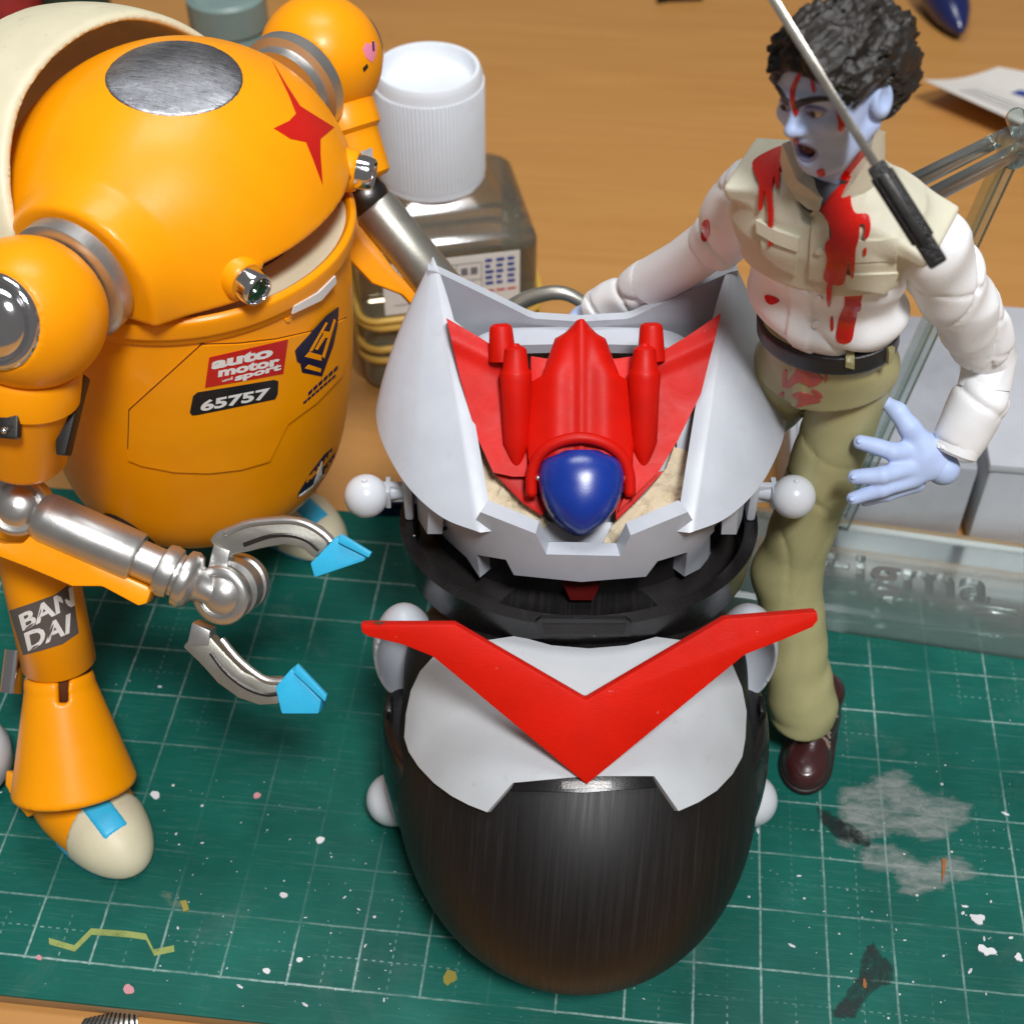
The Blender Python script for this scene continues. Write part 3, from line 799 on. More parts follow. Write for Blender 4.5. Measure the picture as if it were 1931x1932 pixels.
# side cheeks of the lower shell
for s in (-1, 1):
    def side(P, s=s):
        q = bl(P); q = np.stack([q[:, 0] * s, q[:, 1], q[:, 2]], 1)
        d = ell(q, (2.02, .5, 1.72), (.96, 1.95, 1.85))
        return smax(d, q[:, 2] - 2.55 + .30 * q[:, 1], .12)
    V, F = surfnet(side, OB + [s * 2.0 - 1.6, -2.6, -.2], OB + [s * 2.0 + 1.6, 3.2, 3.8], .06); add('side_cheek', V, F, 'black_plastic', bust, angle=None)
    # small tab standing on the cheek, joint ball below
    add('tab', *box(bw(s * 2.82, .45, 2.35), (.05, .16, .26), BAX, .03), 'black_plastic', bust)
    add('joint_ball', *ball(bw(s * 2.86, .15, .46), .43), 'white_ball_plastic', bust)
    # grey side fin behind the chest
    def cup(P, s=s):
        q = bl(P); q = np.stack([q[:, 0] * s, q[:, 1], q[:, 2]], 1)
        d = ell(q, (2.58, 1.15, 2.95), (.50, .55, .98)); return smax(d, -ell(q, (2.64, .72, 2.98), (.40, .56, .84)), .05)
    V, F = surfnet(cup, bw(s * 2.42, 1.05, 3.02) - 1.15, bw(s * 2.42, 1.05, 3.02) + 1.15, .045); add('side_fin', V, F, 'grey_plastic', bust, angle=None)

# chest plate lying on the shell
chest = [(828, 1241), (802, 1270), (786, 1305), (777, 1350), (774, 1394), (782, 1420), (800, 1448), (828, 1478), (860, 1502), (892, 1519), (925, 1532), (972, 1478), (1100, 1468), (1228, 1466), (1272, 1530), (1308, 1514), (1342, 1492), (1370, 1462), (1388, 1430), (1394, 1395), (1396, 1345), (1388, 1300), (1370, 1255), (1330, 1222), (1235, 1210), (1180, 1226), (1110, 1232), (1040, 1226), (975, 1208), (880, 1222)]
V, F = onsurf(chest, shell, .10, 0, .02, 9.0)
add('chest_plate', V, F, 'grey_plastic_matt', bust, angle=40)
V, F = onsurf([(975, 1470), (1225, 1462), (1236, 1486), (1100, 1496), (966, 1492)], shell, .055, 0, .02, 6.0); sl = add('vent_bar', V, F, 'black_plastic', bust)
V, F = onsurf([(1060, 1476), (1150, 1475), (1152, 1488), (1060, 1490)], shell, .075, 0, .02, 6.0); add('vent_insert', V, F, 'dark_metal', sl)

# the red V
n_v = nrm(-EY * .80 + EZ * .60); p_v = bw(.05, -.75, 4.05)
hv = hits([(u, v) for u, v in ((1105, 1450), (1105, 1400), (1105, 1350), (1050, 1400), (1160, 1400), (1000, 1330), (1210, 1330), (940, 1300), (1270, 1300), (900, 1230), (1310, 1230))], lambda P: shell(P) - .10)
p_v = p_v + n_v * (max((h_ - p_v) @ n_v for h_ in hv) + .12)
vpoly = [(683, 1172), (684, 1160), (690, 1168), (858, 1172), (1103, 1312), (1362, 1162), (1534, 1146), (1536, 1163), (1526, 1176), (1470, 1200), (1399, 1228), (1105, 1470), (818, 1231), (760, 1208), (700, 1194), (686, 1187)]
vpoly = [(683, 1170), (858, 1170), (1103, 1312), (1362, 1160), (1534, 1146), (1536, 1163), (1526, 1176), (1470, 1200), (1399, 1228), (1105, 1470), (818, 1231), (760, 1208), (700, 1194), (686, 1187)]
V, F = plate(vpoly, p_v, n_v, .24, .035, -.22); cv = add('chevron', V, F, 'red_flat_plastic', bust, angle=30)
add('gate_mark', *plate([(702, 1174), (716, 1172), (728, 1174), (716, 1179)], p_v, n_v, .004, 0, .021), 'brown_inner', cv, smooth=False)

# black neck band: elliptical, open at the back
def arcband(x0, y0, rx, ry, zlo, zhi, a0, a1, t, flare=0.0, n=48, k=6):
    A = np.radians(np.linspace(a0, a1, n)); V = []
    for lay in (0, t):
        for a in A:
            lo_, hi_ = (zlo(a) if callable(zlo) else zlo), (zhi(a) if callable(zhi) else zhi)
            for j in range(k + 1):
                q = j / k; g = flare * q
                V.append(bw(x0 + (rx + g - lay) * math.sin(a), y0 - (ry + g - lay) * math.cos(a), lo_ + (hi_ - lo_) * q))
    F = []; w = k + 1; m_ = n * w
    for i in range(n - 1):
        for j in range(k): q = i * w + j; F += [(q, q + w, q + w + 1, q + 1), (m_ + q, m_ + q + 1, m_ + q + w + 1, m_ + q + w)]
        F += [(i * w, m_ + i * w, m_ + i * w + w, i * w + w), (i * w + k, i * w + w + k, m_ + i * w + w + k, m_ + i * w + k)]
    for j in range(k): F += [(j, j + 1, m_ + j + 1, m_ + j), ((n - 1) * w + j, m_ + (n - 1) * w + j, m_ + (n - 1) * w + j + 1, (n - 1) * w + j + 1)]
    return V, F
nb = add('neck_band', *arcband(.03, 2.35, 2.62, 2.05, lambda a: 3.98 + .02 * (1 - math.cos(a)), lambda a: 4.66 + .02 * (1 - math.cos(a)), -98, 98, .2, .06), 'black_plastic', bust, angle=40)
def bandsurf(P):
    q = bl(P); return np.sqrt(((q[:, 0] - .03) / 2.63) ** 2 + ((q[:, 1] - 2.35) / 2.06) ** 2) * 2.06 - 2.06
V, F = onsurf([(1010, 1170), (1020, 1162), (1180, 1164), (1192, 1172), (1186, 1196), (1020, 1196)], bandsurf, .05, 0, .02, 8); so = add('slot_frame', V, F, 'black_plastic', nb)
V, F = onsurf([(1024, 1172), (1180, 1172), (1176, 1190), (1026, 1190)], bandsurf, .056, 0, .0, 8); add('slot', V, F, 'dark_gap', nb)
V, F = lathe([(0, 1.62), (.55, 1.62), (.9, 1.58), (1.05, 1.5)], (0, 0, 0), EZ, 64)
add('neck', np.array([bw(p[0] * 1.4 + .03, p[1] + 2.95, p[2] + 3.9) for p in V]), F, 'dark_gap', bust)
V, F = lathe([(0, 2.0), (.08, 2.0)], (0, 0, 0), EZ, 64)
add('band_floor', np.array([bw(p[0] * 1.285 + .03, p[1] + 2.36, p[2] + 4.0) for p in V]), F, 'dark_gap', bust)
V, F = prism([bw(-.32, 1.25, 4.75), bw(.38, 1.25, 4.75), bw(.22, 1.12, 4.25), bw(-.12, 1.12, 4.25)], -EY + .3 * EZ, .06, .02); add('throat_piece', V, F, 'throat_red', bust)

# wings of the helmet: bulged half cones rising to a tip
def wing(s):
    sec = curve([(1.46, 1.14, 5.62), (1.98, 1.40, 5.64), (2.42, 1.82, 5.72), (2.72, 2.28, 5.82), (2.96, 2.85, 5.94), (3.02, 3.4, 6.05), (2.80, 4.0, 6.05), (2.3, 4.45, 6.0)], 42)
    T = np.array([2.17, 4.55, 7.84]); m_ = 26; n_ = len(sec); V = np.zeros((2, n_, m_ + 1, 3))
    c = np.array([1.2, 3.1, 5.8])
    for i in range(n_):
        fr = i / (n_ - 1); out = sec[i] - c; out[2] = .4; out = nrm(out)
        for j in range(m_ + 1):
            q = j / m_; p = sec[i] * (1 - q) + T * q
            p = p + out * (.09 * min(1, fr * 3.5) * math.sin(math.pi * q ** .9) * (1 - .35 * q))
            V[0, i, j] = p
    fr_ = np.linspace(0, 1, n_)
    for i in range(n_):
        for j in range(m_ + 1):
            a = V[0, min(i + 1, n_ - 1), j] - V[0, max(i - 1, 0), j]; b = V[0, i, min(j + 1, m_)] - V[0, i, max(j - 1, 0)]
            if np.linalg.norm(a) < 1e-6: a = sec[min(i + 1, n_ - 1)] - sec[max(i - 1, 0)]
            nn = np.cross(a, b); nn = nn / (np.linalg.norm(nn) + 1e-9)
            th = .17 * (1 - .97 * (j / m_) ** 4)
            kf = np.clip(1 - fr_[i] / .10, 0, 1); V[1, i, j] = V[0, i, j] - nn * th * (1 - kf) + kf * np.array([-.19, .05, -.02]) * (1 - .97 * (j / m_) ** 5)
    P = V.reshape(-1, 3); P = np.array([bw(s * p[0] + .05, p[1], p[2]) for p in P])
    w = m_ + 1; M = n_ * w; F = []
    for i in range(n_ - 1):
        for j in range(m_): q = i * w + j; F += [(q, q + w, q + w + 1, q + 1), (M + q, M + q + 1, M + q + w + 1, M + q + w)]
        F += [(i * w, M + i * w, M + i * w + w, i * w + w)]
    for j in range(m_): F += [(j, j + 1, M + j + 1, M + j), ((n_ - 1) * w + j, M + (n_ - 1) * w + j, M + (n_ - 1) * w + j + 1, (n_ - 1) * w + j + 1)]
    for i in range(n_ - 1): F += [(i * w + m_, i * w + w + m_, M + i * w + w + m_, M + i * w + m_)]
    return P, F
for s in (-1, 1): add('helmet_wing', *wing(s), 'grey_plastic', bust, angle=40)
# back wall between the two tips
def backwall():
    V = []; n_ = 41; k = 12
    for lay in (0, -.16):
        for i in range(n_):
            x_ = -2.24 + 4.48 * i / (n_ - 1); ax_ = abs(x_)
            top = 6.93 if ax_ < .72 else 6.93 + (7.76 - 6.93) * ((ax_ - .72) / 1.46)
            top = min(top, 7.76)
            y_ = 4.52 + .12 * (1 - (ax_ / 2.24) ** 2) * 1.0
            for j in range(k + 1):
                q = j / k; V.append(bw(x_ + .05, y_ + lay - .28 * (1 - ax_ / 2.4) * q, 5.7 + (top - 5.7) * q))
    F = []; w = k + 1; M = n_ * w
    for i in range(n_ - 1):
        for j in range(k): q = i * w + j; F += [(q, q + w, q + w + 1, q + 1), (M + q, M + q + 1, M + q + w + 1, M + q + w)]
        F += [(i * w, M + i * w, M + i * w + w, i * w + w), (i * w + k, i * w + w + k, M + i * w + w + k, M + i * w + k)]
    for j in range(k): F += [(j, j + 1, M + j + 1, M + j), ((n_ - 1) * w + j, M + (n_ - 1) * w + j, M + (n_ - 1) * w + j + 1, (n_ - 1) * w + j + 1)]
    return V, F
add('back_wall', *backwall(), 'grey_plastic', bust, angle=30)
# inner bridge behind the craft
br = curve([(-1.9, 3.9, 6.35), (-1.35, 4.1, 6.62), (-.6, 4.12, 6.68), (0, 4.12, 6.68), (.6, 4.12, 6.68), (1.35, 4.1, 6.62), (1.9, 3.9, 6.35)], 30)
V = []; F = []
for p in br:
    for dy, dz in ((-.22, -.1), (-.22, .06), (.14, .1), (.14, -.06)): V.append(bw(p[0] + .05, p[1] + dy, p[2] + dz))
for i in range(len(br) - 1):
    for j in range(4): F.append((i * 4 + j, i * 4 + (j + 1) % 4, i * 4 + 4 + (j + 1) % 4, i * 4 + 4 + j))
add('inner_bridge', V, F, 'grey_plastic', bust, angle=30)

# face: jaw body and front lip with teeth
def face(P):
    q = bl(P); zz = np.clip((q[:, 2] - 4.9) / .9, -.5, 1.2)
    rx, ry = 2.28 + .24 * zz, 2.00 + .02 * zz
    return (np.sqrt(((q[:, 0] - .04) / rx) ** 2 + ((q[:, 1] - 2.9) / ry) ** 2) - 1) * 1.9
lip = [(842, 974), (894, 986), (906, 966), (1010, 1007), (1030, 1046), (1169, 1049), (1189, 1010), (1297, 966), (1309, 986), (1362, 972), (1402, 984), (1350, 1035), (1320, 1073), (1291, 1088), (1296, 1042), (1240, 1059), (1218, 1088), (1096, 1098), (969, 1085), (954, 1056), (900, 1047), (905, 1090), (880, 1052), (835, 1012), (815, 985)]
V, F = onsurf(lip, face, .0, 0, .24, 8.0); add('face_lip', V, F, 'grey_plastic', bust, angle=35)
for s in (-1, 1):
    pts = [(2.2, 1.7, 5.66), (2.42, 2.3, 5.7), (2.55, 3.2, 5.7), (2.5, 3.2, 4.75), (2.42, 2.3, 4.7), (2.25, 1.75, 4.95)]
    V = []; F = []
    for lay in (0, .22):
        for a, b, c in pts: V.append(bw(s * (a - lay) + .05, b, c))
    F = [(0, 1, 4, 5), (1, 2, 3, 4), (6, 11, 10, 7), (7, 10, 9, 8)] + [(i, 6 + i, 6 + (i + 1) % 6, (i + 1) % 6) for i in range(6)]
    add('cheek', V, F, 'grey_plastic', bust, smooth=False)
    V, F = box(bw(s * 2.55 + .05, 2.55, 5.1), (.07, .28, .42), BAX, .06); add('ear_cap', V, F, 'grey_plastic', bust)
    a = bw(s * 2.55 + .05, 2.5, 5.12); b = bw(s * 3.0 + .05, 2.36, 5.16)
    st_ = add('ball_stem', *join(cyl(a, b, .12, .02, 20), box((a + b) / 2, (.2, .05, .17), BAX, .02), box(a * .35 + b * .65, (.04, .17, .17), BAX, .02)), 'grey_plastic', bust)
    add('ear_ball', *join(ball(bw(s * 3.14 + .03, 2.28, 5.2), .325), lathe([(0, .05), (.04, .03), (.05, 0.0)], bw(s * 3.14 + .03, 2.28, 5.2) + nrm(-CF + .9 * -CD) * .31, nrm(-CF + .9 * -CD), 12)), 'white_ball_plastic', bust)

# bowl floor with putty, under the craft
n_c = nrm(-EY * .66 + EZ * .75); p_c = bw(.05, 2.05, 5.93)
V, F = plate([(880, 880), (905, 955), (1010, 1005), (1190, 1005), (1300, 955), (1320, 860), (1250, 760), (960, 760)], p_c, n_c, .08, .02, -.60); add('bowl_floor', V, F, 'grey_plastic', bust)
def bumps(a, b, k, sd):
    def f(u, v):
        P = np.stack([u, v, u * 0], 1); h = wob(P, .07, sd) * .05 + wob(P, .16, sd + 3) * .035 + wob(P, .4, sd + 5) * .014
        return a + h
    return f
V, F = relief([(896, 845), (905, 955), (960, 985), (1022, 1000), (1040, 985), (1000, 950), (960, 905), (930, 880), (915, 845)], p_c, n_c, bumps(-.28, 0, 0, 1.0), 6, .6); add('putty_fill', V, F, 'putty', bust)
V, F = relief([(1300, 845), (1302, 950), (1240, 985), (1200, 1000), (1170, 1030), (1140, 1022), (1160, 985), (1220, 930), (1260, 880), (1275, 840)], p_c, n_c, bumps(-.28, 0, 0, 2.0), 6, .6); add('putty_fill', V, F, 'putty', bust)
for po in ([(838, 590), (900, 640), (990, 690), (990, 960), (905, 962), (868, 800)], [(1362, 590), (1300, 640), (1196, 690), (1196, 960), (1300, 960), (1335, 800)]):
    V, F = plate(po, p_c, n_c, .06, .02, -.50); add('bowl_side', V, F, 'grey_plastic_matt', bust)
V, F = plate([(1015, 985), (1028, 1022), (1140, 1026), (1165, 985)], p_c, n_c, .06, .02, -.42); add('lip_floor', V, F, 'grey_plastic', bust)
V, F = plate([(1275, 760), (1325, 700), (1312, 850), (1275, 850)], p_c, n_c, .06, .02, -.38); add('side_strip', V, F, 'grey_plastic', bust)

# small red craft sitting in the bowl
craft = thing('red_craft', bw(.05, 2.3, 5.6), 'small red winged craft with blue canopy docked in the grey helmet', 'model kit')
def cw(u, v, d=0.0): return atp(u, v, p_c, n_c, d)
WL = [(843, 606), (905, 640), (955, 672), (992, 690), (994, 900), (966, 900), (930, 892), (898, 822), (868, 715)]
def wingh(x0, x1, sgn):
    def f(u, v):
        q = np.clip((u - x0) / (x1 - x0), 0, 1)
        ridge = np.clip(1 - np.abs((v - (640 + 70 * q)) / 26.0), 0, 1)
        return .10 + .16 * (1 - q) * np.clip((760 - v) / 160, 0, 1) + .05 * ridge
    return f
V, F = relief(WL, p_c, n_c, wingh(843, 994, 1), 7, .22); add('wing', V, F, 'red_plastic', craft, angle=50)
WR = [(1355, 597), (1290, 640), (1235, 672), (1196, 690), (1192, 900), (1165, 965), (1240, 892), (1275, 835), (1320, 745)]
V, F = relief(WR, p_c, n_c, wingh(1355, 1196, -1), 7, .22); add('wing', V, F, 'red_plastic', craft, angle=50)
# lower swept plates towards the canopy
V, F = plate([(932, 895), (992, 898), (1030, 960), (1022, 975), (985, 950)], p_c, n_c, .16, .02, -.22); add('wing_root', V, F, 'red_plastic', craft)
V, F = plate([(1192, 898), (1250, 890), (1200, 945), (1160, 985), (1158, 960)], p_c, n_c, .16, .02, -.22); add('wing_root', V, F, 'red_plastic', craft)
def fus(u, v):
    q = np.clip((v - 615) / 260.0, 0, 1); hw = np.interp(v, [614, 632, 645, 690, 720, 760, 935], [12, 30, 50, 66, 100, 104, 106])
    s_ = np.clip(np.abs(u - 1093) / hw, 0, 1)
    h = .17 + (.30 - .10 * q) * (1 - s_ ** 3.0)
    lobe = .06 * np.exp(-((np.abs(u - 1093) - 46) / 24.0) ** 2) * np.clip((v - 640) / 60, 0, 1)
    crease = -.05 * np.exp(-((u - 1093) / 7.0) ** 2) * 0 + .05 * np.exp(-((u - 1093) / 9.0) ** 2)
    return h + lobe + crease
FU = [(1085, 614), (1104, 614), (1122, 632), (1140, 642), (1152, 676), (1165, 715), (1196, 730), (1194, 840), (1188, 900), (1150, 935), (1040, 935), (1000, 900), (992, 840), (990, 730), (1022, 715), (1034, 676), (1046, 642), (1065, 632)]
V, F = relief(FU, p_c, n_c, fus, 6, .25); add('fuselage', V, F, 'red_plastic', craft, angle=None)
V, F = plate([(1000, 675), (1030, 680), (1160, 680), (1195, 675), (1195, 740), (1000, 740)], p_c, n_c, .2, .03, -.1); add('cross_bar', V, F, 'red_plastic', craft)
# engine pods
up_c = nrm(cw(1090, 650) - cw(1090, 900)); 
for (u0, v0), (u1, v1) in (((972, 652), (974, 895)), ((1216, 652), (1213, 895))):
    a, b = cw(u0, v0, .44), cw(u1, v1, .0); L = np.linalg.norm(b - a)
    po = add('engine_pod', *lathe([(0, .06), (.015, .115), (.05, .155), (.32, .185), (.36, .215), (.40, .225), (.48, .225), (.62, .215), (L * .75, .19), (L, .02)], a, b - a, 32), 'red_plastic', craft, angle=40)
    add('pod_tip', *lathe([(-.03, .05), (0, .075), (.02, .085)], a, b - a, 20), 'red_plastic', po)
for (u0, v0), (u1, v1) in (((944, 611), (948, 680)), ((1228, 609), (1228, 680))):
    a, b = cw(u0, v0, .34), cw(u1, v1, .2); L = np.linalg.norm(b - a)
    add('rear_pod', *lathe([(0, .1), (.03, .15), (.08, .165), (L, .2)], a, b - a, 28), 'red_plastic', craft, angle=40)
# canopy and the ring round it
CQ, CW = [0, .04, .12, .24, .38, .52, .66, .78, .88, .95, 1], [30, 58, 74, 80, 80, 76, 67, 55, 40, 25, 6]
cqs = np.linspace(0, 1, 26); chw = np.interp(cqs, CQ, CW); chw = np.convolve(np.r_[chw[0], chw, chw[-1]], [.25, .5, .25], 'valid')
can = [(1094 - w, 856 + 154 * q) for q, w in zip(cqs, chw)] + [(1094 + w, 856 + 154 * q) for q, w in zip(cqs[::-1], chw[::-1])]
def canh(u, v):
    q = np.clip((v - 856) / 154.0, 0, 1); hw = np.interp(q, cqs, chw)
    s_ = np.clip(np.abs(u - 1094) / hw, 0, 1); tq = np.clip(1 - (np.abs(q - .45) / .56) ** 2.6, 0, 1)
    return .30 + .48 * np.sqrt(np.clip(1 - s_ ** 2.2, 0, 1)) * np.sqrt(tq) 
V, F = relief(can, p_c, n_c, canh, 5, .3); cn = add('canopy', V, F, 'blue_plastic', craft, angle=None)
arc = [cw(u, v, d) for u, v, d in ((1002, 935, .16), (1003, 895, .26), (1018, 858, .38), (1050, 835, .48), (1094, 826, .52), (1138, 835, .48), (1170, 858, .38), (1186, 895, .26), (1188, 935, .16))]
add('canopy_hood', *tube(curve(arc, 40), .085, 12), 'red_plastic', craft, angle=None)
for u in (1015, 1174): add('rivet', *ball(cw(u, 902, .3), .04, 16, 10), 'silver_metal', craft)
# ------------------------------------------------------------------ the orange robot toy
RO = np.array([1.98, 6.53, 0.0]); RF = nrm([.945, -.327, 0]); RN = nrm([-.327, -.945, 0]); RAX = np.stack([RF, RN, EZ])
rw = lambda x, y, z: RO + RF * x + RN * y + EZ * z
def rl(P): return (P - RO.astype(f4)) @ RAX.T.astype(f4)
robot = thing('toy_robot', (RO[0], RO[1], 0), 'round orange toy robot with cream hood and silver claw at left', 'toy robot')
LEAN = .10; BSH = (.22, -.10)
BZ = [2.7, 2.75, 3.0, 3.4, 3.9, 4.6, 5.3, 6.0, 7.0, 7.75, 7.80, 7.92, 7.97, 8.18, 8.24]
BR = [.30, 1.4, 1.9, 2.18, 2.34, 2.42, 2.47, 2.48, 2.45, 2.40, 2.43, 2.47, 2.50, 2.50, 2.46]
def body(P):
    q = rl(P); return np.hypot(q[:, 0] + LEAN * (8.2 - q[:, 2]) + BSH[0], q[:, 1] + BSH[1]) - np.interp(q[:, 2], BZ, BR).astype(f4)
prof = list(zip(curve(np.c_[BZ, BR], 90)[:, 0], curve(np.c_[BZ, BR], 90)[:, 1])) + [(8.26, 2.42), (8.22, 2.36), (7.5, 2.32), (7.45, 0)]
V, F = lathe(prof, RO, EZ, 128); V = V - (LEAN * (8.2 - V[:, 2]) + BSH[0])[:, None] * RF - BSH[1] * RN; add('body', V, F, 'orange_plastic', robot, angle=50)
add('mouth_liner', *lathe([(8.02, 2.36), (8.10, 2.36), (8.14, 2.32), (8.14, 1.55), (7.8, 1.5)], RO - BSH[0] * RF - BSH[1] * RN, EZ, 96, cap=False), 'cream_plastic', robot)
add('mouth_inside', *lathe([(7.5, 1.5), (8.2, 1.5)], RO, EZ, 64), 'brown_inner', robot)
# head dome
def dome(P):
    q = rl(P); qa = q.copy()
    d = ell(q, (-.30, 0, 8.3), (2.48, 2.75, 2.3))
    yy = q[:, 1]; st_ = cap(np.stack([q[:, 0], yy, q[:, 2]], 1), (-.2, .8, 8.62), (0, 2.2, 8.82), 1.72, 1.12)
    d = smin(d, st_, .45); d = smax(d, smax(yy - 2.54, -yy - 2.45, .05), .06)
    ang = np.arctan2(q[:, 1], q[:, 0]); fr = np.clip((.66 - np.abs(ang)) / .12, 0, 1)
    edge = 8.36 + .38 * fr * fr * (3 - 2 * fr)
    return smax(d, edge - q[:, 2], .05)
V, F = surfnet(dome, RO + [-3.2, -3.2, 8.0], RO + [3.2, 3.2, 10.9], .055); add('head_dome', V, F, 'orange_plastic', robot, angle=None)
capz = 10.545
V, F = surfnet(lambda P: smax(dome(P) - .014, np.hypot(rl(P)[:, 0] / .95, rl(P)[:, 1]) - .93, .015), RO + [-1.2, -1.2, 9.9], RO + [1.2, 1.2, 10.8], .035); add('dome_cap', V, F, 'scratched_steel', robot, angle=None)
# cream hood over the back of the dome
def hood(P):
    q = rl(P)
    cut = (q[:, 0] + .50 * (q[:, 2] - 8.6)) / 1.118 + .56
    big = ell(q, (-.30, 0, 8.3), (2.48, 2.75, 2.3)) - .14 - .26 * np.clip((q[:, 2] - 9.2) / 1.2, 0, 1) - .55 * np.clip(-cut, 0, 1.4); d = np.maximum(big, -(big + .13)) * .85
    notch = np.hypot(np.hypot(q[:, 0], q[:, 2] - 8.95) - 0, 0) - 1.0
    d = smax(d, cut, .10); d = smax(d, -np.where(np.abs(q[:, 1]) > 1.6, notch, 9.0), .06)
    return smax(d, 8.3 - q[:, 2], .06)
V, F = surfnet(hood, RO + [-4.4, -4.2, 7.6], RO + [3.6, 4.2, 12.2], .06); add('hood', V, F, 'cream_plastic', robot, angle=None)
# eyes
el_ = (1.74, 1.46, 8.66)
for s in (1, -1):
    dirv = nrm(RF * .94 + RN * s * .28 - EZ * .12); c = rw(el_[0], s * el_[1], el_[2]) + dirv * .20
    er = add('eye_ring', *lathe([(-.4, .25), (-.05, .25), (.06, .235), (.12, .22), (.13, .20), (.11, .185), (.05, .18), (-.02, .175)], c, dirv, 40, cap=False), 'chrome', robot, angle=50)
    add('lens', *lathe([(-.03, .19), (.0, .12), (.01, 0)], c, dirv, 28), 'green_glass', er)
    dk = lathe([(-.45, .31), (-.14, .30), (-.10, .27)], c - dirv * .02, dirv, 32); add('eye_socket', *dk, 'orange_plastic', robot)
# star, decals
star = [(514, 116), (540, 160), (566, 200), (588, 214), (630, 240), (604, 262), (604, 290), (608, 348), (590, 300), (577, 268), (548, 262), (516, 242), (545, 228), (558, 214), (545, 180)]
sv, sf = onsurf(star, dome, .006, 0, .01, 6); add('star_mark', sv, sf, 'star_red', robot)
def bdecal(name, poly, mat, lift=0.0, t=.008, step=7, par=None): return add(name, *onsurf(poly, body, t, lift, .01, step), mat, par or robot, angle=60)
hatch = [(381, 650), (246, 772), (243, 866), (268, 876), (330, 888), (395, 890), (455, 883), (507, 868), (524, 832), (541, 798), (596, 757), (642, 708), (652, 670), (650, 600), (600, 622), (520, 640), (450, 648)]
cen = np.mean(np.array(hatch), 0)
bdecal('hatch_groove', [tuple(cen + (np.array(p) - cen) * 1.016) for p in hatch], 'brown_inner', 0, .004, 9)
ht = bdecal('hatch', hatch, 'orange_plastic', 0, .035, 9)
HL = .038
rd = bdecal('sticker', [(394, 671), (540, 638), (531, 702), (386, 728)], 'decal_red', HL, .006)
for s_, q, bo_ in (('auto', ((397, 694), (511, 670), (513, 650), (399, 674)), .05), ('motor', ((410, 708), (524, 686), (525, 669), (411, 692)), .05), ('sport', ((440, 719), (526, 698), (528, 682), (442, 704)), .05), ('und', ((418, 717), (437, 712), (437, 706), (418, 712)), .03)):
    add('sticker_lettering', *text_on(s_, q, body, HL + .010, bo_), 'decal_white', rd, smooth=False)
nd = bdecal('number_sticker', [(364, 744), (372, 737), (514, 714), (522, 716), (521, 740), (516, 750), (372, 779), (362, 780), (358, 774)], 'decal_black', HL, .006)
add('number_lettering', *text_on('65757', ((377, 773), (505, 748), (507, 727), (379, 752)), body, HL + .010, .04), 'decal_white', nd, smooth=False)
em = bdecal('emblem', [(553, 660), (558, 653), (612, 594), (634, 578), (632, 612), (624, 650), (603, 708), (566, 700), (563, 683), (557, 680)], 'decal_navy', HL, .006)
for q in ([(571, 670), (579, 661), (602, 668), (601, 678)], [(571, 692), (578, 685), (601, 693), (600, 700)], [(579, 660), (610, 606), (613, 607), (584, 660)], [(603, 670), (625, 600), (628, 602), (607, 674)], [(590, 656), (605, 630), (604, 622), (618, 624), (614, 636), (609, 634), (594, 658)]): bdecal('emblem_cut', q, 'orange_plastic', HL + .006, .005, 6, em)
for k in range(6):
    u0, v0 = 578 + 9.5 * k, 738 - 8.6 * k; bdecal('emblem_lettering', [(u0, v0), (u0 + 7, v0 - 7), (u0 + 7, v0 - 1), (u0, v0 + 6)], 'decal_navy', HL, .006, 4, em)
for k in range(8):
    u0, v0 = 569 + 7.6 * k, 756 - 6.6 * k; bdecal('emblem_lettering', [(u0, v0), (u0 + 6, v0 - 5), (u0 + 6, v0 - 1), (u0, v0 + 4)], 'decal_navy', HL, .006, 4, em)
rimS = lambda P: np.hypot(rl(P)[:, 0] + LEAN * (8.2 - rl(P)[:, 2]) + BSH[0], rl(P)[:, 1] + BSH[1]) - 2.51
add('rim_sticker', *onsurf([(551, 592), (555, 577), (600, 552), (632, 520), (634, 533), (606, 566)], rimS, .01, 0, .02, 7), 'decal_white', robot)
ro_ = bdecal('roundel', [(558, 956), (562, 930), (584, 892), (612, 856), (632, 840), (630, 862), (616, 900), (592, 938), (572, 955)], 'decal_navy', .0, .008)
bdecal('roundel_star', [(563, 936), (590, 915), (606, 870), (606, 900), (620, 884), (598, 920), (590, 938), (584, 930)], 'decal_white', .008, .005, 5, ro_)
bdecal('rivet', blob2d(541, 602, 5, 4, 10, .05), 'orange_plastic', 0, .03)

